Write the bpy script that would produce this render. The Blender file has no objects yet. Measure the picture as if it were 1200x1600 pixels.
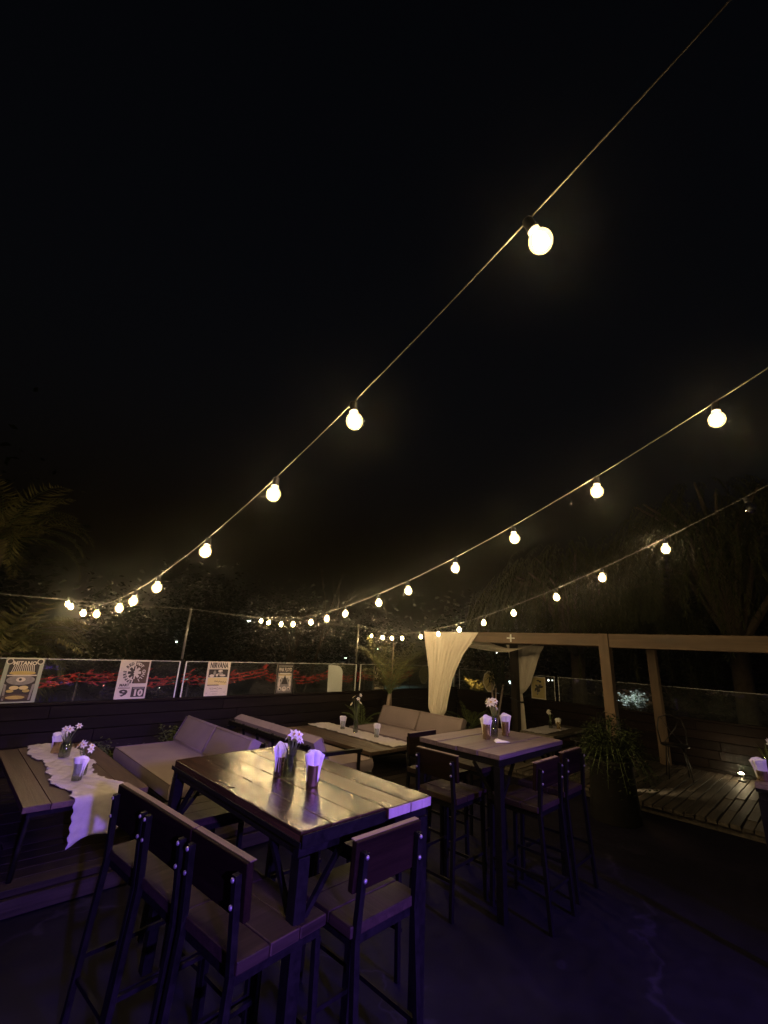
import bpy, math, random
from mathutils import Vector, Matrix
from math import sin, cos, pi, radians as R
random.seed(7)
S = bpy.context.scene
COL = S.collection

# ------------------------------------------------------------------ camera
CAM_H = 1.75
FPX, PITCH, ROLL, YAW = 668.3, 0.3081256, 0.0533345, 0.7717616
def _cam_axes():
    f = Vector((0, cos(PITCH), sin(PITCH))); u = Vector((0, -sin(PITCH), cos(PITCH))); x = Vector((1, 0, 0))
    X = cos(ROLL) * x + sin(ROLL) * u
    U = -sin(ROLL) * x + cos(ROLL) * u
    rot = Matrix(((cos(YAW), sin(YAW), 0), (-sin(YAW), cos(YAW), 0), (0, 0, 1)))
    return rot @ X, rot @ U, rot @ (-f)
CX, CU, CB = _cam_axes()
cam_d = bpy.data.cameras.new("camera")
cam = bpy.data.objects.new("camera", cam_d)
COL.objects.link(cam)
m3 = Matrix((CX, CU, CB)).transposed()
cam.matrix_world = Matrix.Translation((0, 0, CAM_H)) @ m3.to_4x4()
cam_d.sensor_fit = 'HORIZONTAL'; cam_d.sensor_width = 36.0; cam_d.lens = FPX / 1200 * 36
cam_d.clip_start = 0.02; cam_d.clip_end = 1000
S.camera = cam
S.render.resolution_x, S.render.resolution_y = 768, 1024

def ray(x, y):
    return CX * (x - 600) + CU * (800 - y) - CB * FPX
def aty(x, y, Y):
    d = ray(x, y); return Vector((0, 0, CAM_H)) + d * (Y / d.y)
def atx(x, y, X):
    d = ray(x, y); return Vector((0, 0, CAM_H)) + d * (X / d.x)
def atz(x, y, z):
    d = ray(x, y); return Vector((0, 0, CAM_H)) + d * ((z - CAM_H) / d.z)

# ------------------------------------------------------------------ world, exposure, lamps
W = bpy.data.worlds.new("World"); S.world = W; W.use_nodes = True
wn = W.node_tree
sky = wn.nodes.new('ShaderNodeTexSky'); sky.sky_type = 'NISHITA'; sky.sun_disc = False
sky.sun_elevation = R(-4); sky.sun_rotation = R(200); sky.altitude = 100
bg = wn.nodes['Background']; bg.inputs['Strength'].default_value = 0.12
wn.links.new(sky.outputs['Color'], bg.inputs['Color'])
S.view_settings.view_transform = 'Standard'; S.view_settings.look = 'None'
S.view_settings.exposure = 0.0; S.view_settings.gamma = 1.0
S.cycles.use_denoising = True; S.cycles.use_adaptive_sampling = False
S.cycles.max_bounces = 6; S.cycles.transparent_max_bounces = 12
S.cycles.sample_clamp_indirect = 4.0
S.cycles.use_light_tree = True

def lamp(name, kind, loc, energy, color, target=None, size=0.1, spot=None, blend=1.0):
    d = bpy.data.lights.new(name, kind); d.energy = energy; d.color = color
    if kind in ('POINT', 'SPOT'): d.shadow_soft_size = size
    if kind == 'SPOT': d.spot_size = R(spot); d.spot_blend = blend
    o = bpy.data.objects.new(name, d); COL.objects.link(o); o.location = loc
    if target is not None:
        o.rotation_euler = (Vector(target) - Vector(loc)).to_track_quat('-Z', 'Y').to_euler()
    return o
BULB_L = 620.0
# the two violet stage lamps that stand behind the photographer and colour what faces them
lamp('violet_stage_lamp', 'SPOT', (-.7, -5.0, 2.9), 3900, (0.25, 0.12, 1.0), (1.15, 2.35, 0.36), 0.10, 25, 1.0)
lamp('violet_stage_lamp', 'SPOT', (2.3, -4.8, 3.0), 2900, (0.24, 0.11, 1.0), (2.35, 1.3, 0.0), 0.12, 46, 1.0)

# ------------------------------------------------------------------ mesh builder
class MB:
    def __init__(s): s.v = []; s.f = []; s.mi = []; s.sm = []
    def _add(s, vs, fs, smooth=False, mi=0, M=None):
        o = len(s.v)
        for p in vs:
            p = Vector(p)
            s.v.append((M @ p) if M is not None else p)
        for f in fs:
            s.f.append([i + o for i in f]); s.sm.append(smooth); s.mi.append(mi)
        return s
    def box(s, c, d, M=None, mi=0):
        x, y, z = c; a, b, h = d[0] / 2, d[1] / 2, d[2] / 2
        vs = [(x + i * a, y + j * b, z + k * h) for i in (-1, 1) for j in (-1, 1) for k in (-1, 1)]
        fs = [(0, 1, 3, 2), (4, 6, 7, 5), (0, 4, 5, 1), (2, 3, 7, 6), (0, 2, 6, 4), (1, 5, 7, 3)]
        return s._add(vs, fs, False, mi, M)
    def bb(s, x0, x1, y0, y1, z0, z1, M=None, mi=0):
        return s.box(((x0 + x1) / 2, (y0 + y1) / 2, (z0 + z1) / 2), (x1 - x0, y1 - y0, z1 - z0), M, mi)
    def bar(s, p, q, w, h=None, up=(0, 0, 1), mi=0):
        p = Vector(p); q = Vector(q); h = h or w
        d = (q - p).normalized(); u = Vector(up)
        if abs(d.dot(u)) > 0.97: u = Vector((0, 1, 0))
        r = d.cross(u).normalized(); u = r.cross(d)
        vs = [b + r * i * w / 2 + u * j * h / 2 for b in (p, q) for i, j in ((-1, -1), (1, -1), (1, 1), (-1, 1))]
        return s._add(vs, [(0, 3, 2, 1), (4, 5, 6, 7), (0, 1, 5, 4), (1, 2, 6, 5), (2, 3, 7, 6), (3, 0, 4, 7)], False, mi)
    def tube(s, path, r, n=6, mi=0, cap=True):
        path = [Vector(p) for p in path]; N = len(path)
        rr = r if isinstance(r, (list, tuple)) else [r] * N
        vs = []; prev = None
        for i, p in enumerate(path):
            d = (path[min(i + 1, N - 1)] - path[max(i - 1, 0)])
            d = d.normalized() if d.length > 1e-9 else Vector((0, 0, 1))
            if prev is None:
                a = Vector((0, 0, 1)) if abs(d.z) < .9 else Vector((1, 0, 0))
                u = d.cross(a).normalized()
            else:
                u = (prev - d * prev.dot(d)).normalized()
            prev = u; w = d.cross(u)
            for k in range(n):
                t = 2 * pi * k / n
                vs.append(p + (u * cos(t) + w * sin(t)) * rr[i])
        fs = [(i * n + k, i * n + (k + 1) % n, (i + 1) * n + (k + 1) % n, (i + 1) * n + k) for i in range(N - 1) for k in range(n)]
        if cap: fs += [tuple(range(n - 1, -1, -1)), tuple((N - 1) * n + k for k in range(n))]
        return s._add(vs, fs, True, mi)
    def lathe(s, prof, n=16, M=None, mi=0, cap=True):
        vs = []; N = len(prof)
        for r, z in prof:
            for k in range(n):
                t = 2 * pi * k / n; vs.append((r * cos(t), r * sin(t), z))
        fs = [(i * n + k, i * n + (k + 1) % n, (i + 1) * n + (k + 1) % n, (i + 1) * n + k) for i in range(N - 1) for k in range(n)]
        if cap: fs += [tuple(range(n - 1, -1, -1)), tuple((N - 1) * n + k for k in range(n))]
        return s._add(vs, fs, True, mi, M)
    def grid(s, fn, nu, nv, smooth=True, mi=0):
        vs = [fn(i / nu, j / nv) for j in range(nv + 1) for i in range(nu + 1)]
        w = nu + 1
        fs = [(j * w + i, j * w + i + 1, (j + 1) * w + i + 1, (j + 1) * w + i) for j in range(nv) for i in range(nu)]
        return s._add(vs, fs, smooth, mi)
    def leaf(s, p, d, n, L, w, mi=0, bend=0.15):
        d = d.normalized(); r = d.cross(n)
        if r.length < 1e-4: r = d.orthogonal()
        r.normalize(); nn = r.cross(d)
        vs = [p, p + d * L * .45 + r * w / 2 + nn * bend * L * .4, p + d * L - nn * bend * L * .2, p + d * L * .45 - r * w / 2 + nn * bend * L * .4]
        return s._add(vs, [(0, 1, 2, 3)], False, mi)
    def poly(s, pts, mi=0): return s._add(pts, [tuple(range(len(pts)))], False, mi)
    def build(s, name, mats, parent=None, bevel=0.0, seg=2, solid=0.0, sub=0):
        me = bpy.data.meshes.new(name)
        me.from_pydata([tuple(v) for v in s.v], [], s.f); me.update()
        if not isinstance(mats, (list, tuple)): mats = [mats]
        for m in mats: me.materials.append(m)
        me.polygons.foreach_set('material_index', s.mi)
        me.polygons.foreach_set('use_smooth', s.sm)
        o = bpy.data.objects.new(name, me); COL.objects.link(o)
        if parent is not None: o.parent = parent
        if bevel > 0:
            b = o.modifiers.new('edge', 'BEVEL'); b.width = bevel; b.segments = seg; b.limit_method = 'ANGLE'; b.angle_limit = R(40)
            me.polygons.foreach_set('use_smooth', [True] * len(me.polygons))
            b.harden_normals = True
        if sub:
            b = o.modifiers.new('soft', 'SUBSURF'); b.levels = b.render_levels = sub
        if solid:
            b = o.modifiers.new('thick', 'SOLIDIFY'); b.thickness = solid; b.offset = 0
        return o

def tag(o, label=None, cat=None, group=None, kind=None):
    if label: o['label'] = label
    if cat: o['category'] = cat
    if group: o['group'] = group
    if kind: o['kind'] = kind
    return o
def thing(name, label, cat, loc=(0, 0, 0), rz=0.0, group=None):
    o = bpy.data.objects.new(name, None); COL.objects.link(o); o.empty_display_size = .1
    o.location = loc; o.rotation_euler = (0, 0, rz)
    return tag(o, label, cat, group)
def copy_tree(o, parent=None):
    c = o.copy(); COL.objects.link(c)
    if parent is not None: c.parent = parent
    for ch in o.children: copy_tree(ch, c)
    return c
def dup(o, loc, rz, label, group=None):
    c = copy_tree(o); c.location = loc; c.rotation_euler = (0, 0, rz); c['label'] = label
    if group: c['group'] = group
    return c

# ------------------------------------------------------------------ materials
def nt(name):
    m = bpy.data.materials.new(name); m.use_nodes = True
    t = m.node_tree; return m, t, t.nodes['Principled BSDF']
def rgb(c): return (c[0], c[1], c[2], 1)
def coords(t, scale, rnd=True):
    tc = t.nodes.new('ShaderNodeTexCoord'); mp = t.nodes.new('ShaderNodeMapping')
    mp.inputs['Scale'].default_value = scale
    if rnd:
        oi = t.nodes.new('ShaderNodeObjectInfo'); va = t.nodes.new('ShaderNodeVectorMath'); va.operation = 'ADD'
        sc = t.nodes.new('ShaderNodeMath'); sc.operation = 'MULTIPLY'; sc.inputs[1].default_value = 37.0
        geo = t.nodes.new('ShaderNodeNewGeometry')
        ad = t.nodes.new('ShaderNodeMath'); ad.operation = 'ADD'
        t.links.new(oi.outputs['Random'], ad.inputs[0]); t.links.new(geo.outputs['Random Per Island'], ad.inputs[1])
        t.links.new(ad.outputs[0], sc.inputs[0])
        t.links.new(tc.outputs['Object'], va.inputs[0]); t.links.new(sc.outputs[0], va.inputs[1])
        t.links.new(va.outputs[0], mp.inputs['Vector'])
    else:
        t.links.new(tc.outputs['Object'], mp.inputs['Vector'])
    return mp.outputs[0]
def noise(t, vec, scale, detail=5, rough=.6, dist=0.0):
    n = t.nodes.new('ShaderNodeTexNoise'); n.inputs['Scale'].default_value = scale
    n.inputs['Detail'].default_value = detail; n.inputs['Roughness'].default_value = rough
    n.inputs['Distortion'].default_value = dist
    t.links.new(vec, n.inputs['Vector']); return n.outputs['Fac']
def ramp(t, fac, stops):
    r = t.nodes.new('ShaderNodeValToRGB')
    while len(r.color_ramp.elements) < len(stops): r.color_ramp.elements.new(.5)
    for e, (p, c) in zip(r.color_ramp.elements, stops):
        e.position = p; e.color = rgb(c) if len(c) == 3 else c
    t.links.new(fac, r.inputs['Fac']); return r.outputs['Color']
def maprange(t, fac, a, b, lo=.25, hi=.75):
    m = t.nodes.new('ShaderNodeMapRange')
    m.inputs['From Min'].default_value = lo; m.inputs['From Max'].default_value = hi
    m.inputs['To Min'].default_value = a; m.inputs['To Max'].default_value = b
    t.links.new(fac, m.inputs['Value']); return m.outputs['Result']
def mul(t, a, b):
    n = t.nodes.new('ShaderNodeMix'); n.data_type = 'RGBA'; n.blend_type = 'MULTIPLY'
    n.inputs['Factor'].default_value = 1
    t.links.new(a, n.inputs['A']); t.links.new(b, n.inputs['B']); return n.outputs['Result']
def bump(t, b, h, strength, dist=.002):
    n = t.nodes.new('ShaderNodeBump'); n.inputs['Strength'].default_value = strength; n.inputs['Distance'].default_value = dist
    t.links.new(h, n.inputs['Height']); t.links.new(n.outputs['Normal'], b.inputs['Normal'])
def wood(name, c1, c2, axis, rough=(.5, .7), strength=.5, island=.35, spec=.5, gs=26, coat=0.0, stretch=.05, dist=.6):
    m, t, b = nt(name)
    sc = [gs, gs, gs]; sc[axis] = gs * stretch
    vec = coords(t, sc)
    n1 = noise(t, vec, 1.0, 7, .65, dist)
    vec2 = coords(t, [2.2 if i != axis else .6 for i in range(3)])
    n2 = noise(t, vec2, 1.6, 4, .6, .3)
    col = ramp(t, n1, [(.28, c1), (.72, c2)])
    geo = t.nodes.new('ShaderNodeNewGeometry')
    isl = maprange(t, geo.outputs['Random Per Island'], 1 - island, 1 + island * .5, 0, 1)
    blot = maprange(t, n2, .55, 1.25, .3, .7)
    mm = t.nodes.new('ShaderNodeMath'); mm.operation = 'MULTIPLY'
    t.links.new(isl, mm.inputs[0]); t.links.new(blot, mm.inputs[1])
    t.links.new(mul(t, col, mm.outputs[0]), b.inputs['Base Color'])
    t.links.new(maprange(t, n2, rough[0], rough[1]), b.inputs['Roughness'])
    b.inputs['Specular IOR Level'].default_value = spec
    b.inputs['Coat Weight'].default_value = coat; b.inputs['Coat Roughness'].default_value = .2
    bump(t, b, n1, strength, .003)
    return m
def plain(name, c1, c2=None, rough=.6, scale=8, metallic=0, strength=.2, spec=.5, rvar=.1, bscale=None):
    m, t, b = nt(name); c2 = c2 or tuple(x * .8 for x in c1)
    vec = coords(t, (1, 1, 1)); n = noise(t, vec, scale, 6, .6)
    t.links.new(ramp(t, n, [(.3, c1), (.7, c2)]), b.inputs['Base Color'])
    t.links.new(maprange(t, n, rough - rvar, rough + rvar), b.inputs['Roughness'])
    b.inputs['Metallic'].default_value = metallic; b.inputs['Specular IOR Level'].default_value = spec
    h = n if bscale is None else noise(t, vec, bscale, 3, .6)
    bump(t, b, h, strength, .002)
    return m
def cloth(name, c1, c2, trans=.25, weave=420, wr=6, strength=.35):
    m, t, b = nt(name)
    vec = coords(t, (1, 1, 1), False)
    n = noise(t, vec, wr, 4, .6); w = noise(t, vec, weave, 2, .5)
    t.links.new(ramp(t, n, [(.3, c1), (.7, c2)]), b.inputs['Base Color'])
    b.inputs['Roughness'].default_value = .9; b.inputs['Specular IOR Level'].default_value = .15
    bump(t, b, w, strength, .001)
    if trans > 0:
        tr = t.nodes.new('ShaderNodeBsdfTranslucent'); tr.inputs['Color'].default_value = rgb(c1)
        mx = t.nodes.new('ShaderNodeMixShader'); mx.inputs[0].default_value = trans
        t.links.new(b.outputs[0], mx.inputs[1]); t.links.new(tr.outputs[0], mx.inputs[2])
        t.links.new(mx.outputs[0], t.nodes['Material Output'].inputs['Surface'])
    return m
def leafmat(name, c1, c2, rough=.5, trans=.2):
    m, t, b = nt(name)
    geo = t.nodes.new('ShaderNodeNewGeometry')
    t.links.new(ramp(t, geo.outputs['Random Per Island'], [(0, c1), (1, c2)]), b.inputs['Base Color'])
    b.inputs['Roughness'].default_value = rough; b.inputs['Specular IOR Level'].default_value = .15 if rough > .3 else .6
    tr = t.nodes.new('ShaderNodeBsdfTranslucent'); tr.inputs['Color'].default_value = rgb(c2)
    mx = t.nodes.new('ShaderNodeMixShader'); mx.inputs[0].default_value = trans
    t.links.new(b.outputs[0], mx.inputs[1]); t.links.new(tr.outputs[0], mx.inputs[2])
    t.links.new(mx.outputs[0], t.nodes['Material Output'].inputs['Surface'])
    return m
def glow(name, c, s):
    m, t, b = nt(name); t.nodes.remove(b)
    e = t.nodes.new('ShaderNodeEmission'); e.inputs[0].default_value = rgb(c); e.inputs[1].default_value = s
    t.links.new(e.outputs[0], t.nodes['Material Output'].inputs['Surface']); return m
def clearglass(name, tint=(.93, .97, .95), refl=.06, emit=None, dirt=0.0):
    m, t, b = nt(name); t.nodes.remove(b)
    tr = t.nodes.new('ShaderNodeBsdfTransparent'); tr.inputs[0].default_value = rgb(tint)
    gl = t.nodes.new('ShaderNodeBsdfGlossy'); gl.inputs['Roughness'].default_value = .03
    lw = t.nodes.new('ShaderNodeLayerWeight'); lw.inputs['Blend'].default_value = .35
    mr = maprange(t, lw.outputs['Fresnel'], refl, .6, 0, 1)
    mx = t.nodes.new('ShaderNodeMixShader'); t.links.new(mr, mx.inputs[0])
    t.links.new(tr.outputs[0], mx.inputs[1]); t.links.new(gl.outputs[0], mx.inputs[2])
    out = mx.outputs[0]
    if dirt:
        d = t.nodes.new('ShaderNodeBsdfDiffuse'); d.inputs[0].default_value = (.5, .5, .45, 1)
        n = noise(t, coords(t, (1, 1, 1)), 3.0, 5)
        m2 = t.nodes.new('ShaderNodeMixShader'); t.links.new(maprange(t, n, 0, dirt), m2.inputs[0])
        t.links.new(out, m2.inputs[1]); t.links.new(d.outputs[0], m2.inputs[2]); out = m2.outputs[0]
    if emit:
        e = t.nodes.new('ShaderNodeEmission'); e.inputs[0].default_value = rgb(emit[:3]); e.inputs[1].default_value = emit[3]
        a = t.nodes.new('ShaderNodeAddShader'); t.links.new(out, a.inputs[0]); t.links.new(e.outputs[0], a.inputs[1]); out = a.outputs[0]
    t.links.new(out, t.nodes['Material Output'].inputs['Surface']); return m

WARM = (1.0, .73, .37)
MT = {}
MT['table_varnish'] = wood('varnished_table_wood', (.016, .008, .0045), (.07, .037, .017), 1, (.14, .34), .65, .55, .6, 42, 0.0, .022, .2)
MT['table_weathered'] = wood('weathered_table_wood', (.07, .049, .045), (.19, .137, .125), 0, (.5, .75), .6, .3, .4, 34)
MT['stool_wood'] = wood('dark_stool_wood', (.006, .0033, .0022), (.018, .010, .0055), 1, (.6, .8), .5, .3, .04, 34)
MT['seat_wood'] = wood('worn_seat_wood', (.012, .007, .005), (.042, .026, .018), 0, (.45, .7), .5, .3, .2, 34)
MT['coffee_wood'] = wood('coffee_table_wood', (.04, .023, .015), (.105, .066, .042), 1, (.45, .7), .5, .3, .4, 34)
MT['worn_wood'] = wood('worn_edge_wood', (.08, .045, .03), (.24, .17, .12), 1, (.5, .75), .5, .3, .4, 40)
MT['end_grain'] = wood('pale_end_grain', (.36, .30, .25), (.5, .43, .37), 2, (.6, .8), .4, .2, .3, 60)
MT['fence_wood'] = wood('dark_fence_boards', (.006, .004, .004), (.018, .0125, .012), 0, (.65, .9), .6, .4, .12, 20)
MT['fence_wood_y'] = wood('dark_side_fence_boards', (.006, .0035, .003), (.015, .0085, .0065), 1, (.65, .9), .6, .4, .10, 20)
MT['deck_wood'] = wood('deck_boards', (.012, .009, .008), (.04, .03, .027), 0, (.6, .85), .6, .4, .12, 22)
MT['deck_grey'] = wood('grey_deck_boards', (.035, .029, .023), (.14, .115, .09), 0, (.5, .8), .6, .45, .3, 22)
MT['pine'] = wood('pergola_pine', (.085, .052, .03), (.17, .112, .068), 1, (.5, .7), .35, .15, .35, 14)
MT['pine_post'] = wood('pergola_pine_post', (.085, .052, .03), (.17, .112, .068), 2, (.5, .7), .35, .15, .35, 14)
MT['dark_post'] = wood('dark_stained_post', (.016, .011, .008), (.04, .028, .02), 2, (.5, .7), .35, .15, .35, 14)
MT['black_metal'] = plain('black_painted_steel', (.003, .003, .003), (.008, .0075, .007), .55, 30, 0, .3, .07, .12)
MT['grey_metal'] = plain('galvanised_steel', (.20, .20, .19), (.32, .31, .29), .45, 30, .6, .2)
MT['tin'] = plain('brushed_brass_tin', (.42, .31, .15), (.55, .42, .22), .25, 20, .95, .1, .5, .06)
MT['cushion'] = plain('taupe_cushion_fabric', (.225, .18, .185), (.185, .148, .153), .92, 3, 0, .3, .12, .04, 350)
MT['piping'] = plain('taupe_cushion_piping', (.22, .175, .16), None, .9, 30, 0, .2, .12)
MT['gauze'] = cloth('cream_gauze', (.53, .49, .51), (.44, .405, .425), .15, 260, 18, .6)
MT['curtain'] = cloth('cream_curtain_cloth', (.88, .82, .72), (.84, .77, .67), .22, 300, 5, .3)
MT['paper'] = cloth('white_napkin_paper', (.85, .84, .82), (.80, .79, .78), .2, 90, 30, .3)
MT['petal'] = cloth('white_petals', (.85, .83, .78), (.78, .76, .70), .3, 200, 30, .1)
MT['petal_yellow'] = plain('yellow_flower_cup', (.75, .5, .08), None, .6)
MT['pane'] = clearglass('balustrade_glass', (.90, .95, .93), .02, None, .03)
MT['jarglass'] = clearglass('jar_glass', (.86, .90, .84), .10)
MT['water'] = clearglass('jar_water', (.75, .78, .62), .03)
MT['glass_edge'] = plain('polished_glass_edge', (.80, .82, .80), (.7, .72, .7), .4, 20, 0, .05)
MT['globe'] = clearglass('bulb_globe_glass', (.98, .95, .88), .04, (1.0, .72, .30, 1.8))
MT['globe_off'] = clearglass('unlit_bulb_glass', (.85, .85, .85), .12)
MT['filament'] = glow('glowing_filament', WARM, BULB_L)
MT['socket'] = plain('black_bulb_socket', (.03, .03, .032), None, .5, 30)
MT['cord'] = plain('cream_light_cord', (.11, .10, .085), (.085, .078, .065), .6, 40, 0, .1)
MT['cable'] = plain('thin_steel_cable', (.16, .16, .15), None, .4, 30, .6)
MT['planter'] = plain('dark_grey_planter_shell', (.007, .007, .006), (.014, .013, .011), .6, 6, 0, .3, .2)
MT['soil'] = plain('planter_soil', (.03, .022, .015), None, .95, 40, 0, .8)
MT['leaf_dark'] = leafmat('dark_green_leaves', (.012, .018, .008), (.032, .042, .016))
MT['leaf_pepper'] = leafmat('pepper_tree_leaves', (.03, .04, .014), (.075, .08, .028), .5, .25)
MT['leaf_palm'] = leafmat('palm_fronds', (.085, .085, .032), (.18, .165, .07), .45, .2)
MT['leaf_cycad'] = leafmat('cycad_leaves', (.05, .07, .025), (.11, .13, .05), .4, .15)
MT['leaf_glossy'] = leafmat('pale_glossy_leaves', (.16, .16, .15), (.3, .3, .28), .25, .1)
MT['stem'] = plain('green_stems', (.09, .13, .04), None, .6, 30)
MT['bark'] = plain('tree_bark', (.075, .055, .04), (.14, .11, .08), .9, 12, 0, .8)
MT['pale_bark'] = plain('pale_cane_bark', (.26, .2, .17), (.36, .29, .25), .8, 14, 0, .6)
MT['red_net'] = plain('red_safety_netting', (.62, .045, .03), (.48, .03, .022), .45, 12, 0, .4, .5)
MT['concrete'] = None
MT['asphalt'] = plain('dark_asphalt', (.045, .047, .046), (.06, .062, .06), .75, 4, 0, .3)
MT['earth'] = plain('dark_earth', (.05, .045, .035), (.08, .075, .05), .95, .8, 0, .4)
MT['white_wall'] = plain('whitewashed_wall', (.7, .7, .66), (.6, .6, .57), .8, 5)
MT['lamp_grey'] = plain('lamp_post_paint', (.35, .36, .36), None, .5, 20)
MT['black_plastic'] = plain('matt_black_plastic', (.02, .02, .022), None, .55, 20)
MT['white_ink'] = plain('printed_cream_paper', (.66, .60, .50), (.62, .56, .47), .7, 40, 0, .05)
MT['dark_ink'] = plain('printed_dark_ink', (.035, .028, .022), None, .7, 40, 0, .05)
MT['brown_ink'] = plain('printed_brown_ink', (.09, .055, .03), None, .7, 40, 0, .05)
MT['green_ink'] = plain('printed_sage_border', (.36, .40, .31), (.32, .36, .28), .7, 40, 0, .05)
MT['grey_ink'] = plain('printed_grey_ink', (.30, .28, .25), (.2, .19, .17), .7, 25, 0, .05)
MT['gold_ink'] = plain('printed_gold_ink', (.55, .42, .12), (.45, .34, .1), .7, 30, 0, .05)
MT['yellow_ink'] = plain('printed_yellow_ink', (.70, .58, .20), (.66, .55, .3), .7, 12, 0, .05)
MT['pale_board'] = plain('pale_grey_board', (.46, .49, .48), (.42, .45, .44), .7, 6, 0, .05)
MT['mustard'] = plain('mustard_plaque_paint', (.45, .37, .15), (.38, .32, .14), .6, 10, 0, .2)
def concrete():
    m, t, b = nt('stained_concrete')
    vec = coords(t, (1, 1, 1), False)
    n = noise(t, vec, .9, 8, .65, .4); n2 = noise(t, vec, 9, 6, .7)
    col = ramp(t, n, [(.3, (.0038, .0032, .007)), (.5, (.0062, .0052, .0125)), (.7, (.011, .0095, .019))])  # blue tint puts the violet lamp spill into the base colour
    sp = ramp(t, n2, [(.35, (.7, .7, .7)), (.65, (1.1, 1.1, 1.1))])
    col = mul(t, col, sp)
    v = t.nodes.new('ShaderNodeTexVoronoi'); v.feature = 'DISTANCE_TO_EDGE'; v.inputs['Scale'].default_value = .42
    va = t.nodes.new('ShaderNodeVectorMath'); va.operation = 'ADD'
    nn = t.nodes.new('ShaderNodeTexNoise'); nn.inputs['Scale'].default_value = 2.2; nn.inputs['Detail'].default_value = 6
    t.links.new(vec, nn.inputs['Vector']); t.links.new(vec, va.inputs[0]); t.links.new(nn.outputs['Color'], va.inputs[1])
    t.links.new(va.outputs[0], v.inputs['Vector'])
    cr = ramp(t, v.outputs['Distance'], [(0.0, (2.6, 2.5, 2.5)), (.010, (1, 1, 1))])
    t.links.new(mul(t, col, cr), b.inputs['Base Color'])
    t.links.new(maprange(t, n2, .55, .85), b.inputs['Roughness']); b.inputs['Specular IOR Level'].default_value = .08
    bump(t, b, n2, .35, .004)
    return m
MT['concrete'] = concrete()

# ------------------------------------------------------------------ the setting
GZ = -3.2
g = MB(); g.bb(-60, 160, -40, 190, GZ - .4, GZ); tag(g.build('ground', MT['earth']), kind='structure')
g = MB(); g.bb(-60, 160, 24, 62, GZ, GZ + .006); tag(g.build('road', MT['asphalt']), kind='structure')
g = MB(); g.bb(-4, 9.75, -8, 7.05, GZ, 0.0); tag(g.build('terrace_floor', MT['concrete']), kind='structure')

def boards(mb, x0, x1, y0, y1, z0, z1, w, gap, L=2.4, jitter=.003):
    y = y0
    while y < y1 - .02:
        ww = min(w, y1 - y)
        x = x0; first = True
        while x < x1 - .01:
            l = (random.uniform(.3, 1) if first else random.uniform(.8, 1.15)) * L; first = False
            e = min(x1, x + l)
            if x1 - e < .25: e = x1
            mb.bb(x, e - .004, y, y + ww - gap, z0, z1 + random.uniform(-jitter, jitter))
            x = e
        y += w
d = MB(); d.bb(-3.9, 9.38, 4.03, 6.78, .004, .118); boards(d, -3.9, 9.38, 4.0, 6.78, .118, .16, .14, .008, 2.6)
boards(d, -3.9, 6.6, 3.975, 4.028, .012, .112, .2, .0, 2.6, 0)
tag(d.build('back_deck', MT['deck_wood'], None, .003, 1), kind='structure')
d = MB(); d.bb(6.66, 9.38, -6, 3.96, .004, .078); boards(d, 6.6, 9.38, -6, 3.97, .078, .12, .105, .014, .75, .008)
tag(d.build('side_deck', MT['deck_grey'], None, .003, 1), kind='structure')

# dark board walls with a cap rail
wl = thing('board_wall', 'low dark horizontal board wall running along the back under the glass panes', 'wall', (0, 6.9, 0))
m = MB(); z = .0
for k in range(6):
    x = -4.0
    while x < 9.6:
        e = min(9.6, x + random.uniform(2.2, 3.4)); m.bb(x, e - .005, -.035, .03, .006 + k * .146, .006 + k * .146 + .138); x = e
m.bb(-4, 9.6, .031, .06, .004, .87); m.build('planks', MT['fence_wood'], wl, .004, 1)
m = MB(); m.bb(-4, 9.56, -.065, .075, .884, .912); m.build('cap_rail', MT['fence_wood'], wl, .005, 1)
wr = thing('board_wall', 'reddish dark board wall along the right side behind the pergola', 'wall', (9.55, 0, 0))
m = MB()
for k in range(6):
    y = -6.0
    while y < 6.8:
        e = min(6.8, y + random.uniform(2.0, 3.2)); m.bb(-.035, .03, y, e - .005, .006 + k * .14, .006 + k * .14 + .132); y = e
m.bb(.031, .06, -6, 6.83, .004, .84); m.build('planks', MT['fence_wood_y'], wr, .004, 1)
m = MB(); m.bb(-.06, .075, -6, 6.83, .848, .876); m.build('cap_rail', MT['fence_wood_y'], wr, .005, 1)

# glass panes standing on the walls
def pane_x(x0, x1, label):
    t = thing('glass_pane', label, 'glass panel', (0, 6.905, .914), 0, 'glass panes on the walls')
    m = MB(); m.bb(x0 + .011, x1 - .011, -.005, .005, 0, .495); m.build('pane', MT['pane'], t)
    m = MB(); m.bb(x0 - .006, x0 + .01, -.008, .006, 0, .5); m.bb(x1 - .01, x1 + .006, -.008, .006, 0, .5); m.bb(x0 + .01, x1 - .01, -.006, .006, .4955, .5015)
    m.build('polished_edge', MT['glass_edge'], t)
pane_x(-.9, 2.655, 'glass pane left of the thin post, holding the ring lettered poster')
pane_x(2.745, 6.165, 'glass pane between the two thin posts on the back wall')
pane_x(6.29, 9.5, 'glass pane on the back wall behind the small palm')
def pane_y(y0, y1, label):
    t = thing('glass_pane', label, 'glass panel', (9.56, 0, .878), 0, 'glass panes on the walls')
    m = MB(); m.bb(-.005, .005, y0 + .011, y1 - .011, 0, .475); m.build('pane', MT['pane'], t)
    m = MB(); m.bb(-.006, .006, y0, y0 + .01, 0, .48); m.bb(-.006, .006, y1 - .01, y1, 0, .48); m.bb(-.006, .006, y0 + .01, y1 - .01, .4755, .4795)
    m.build('polished_edge', MT['glass_edge'], t)
pane_y(4.32, 6.78, 'glass pane on the side wall holding the mustard plaque')
pane_y(-2.6, 4.24, 'glass pane on the side wall behind the bare pergola post')

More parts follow.
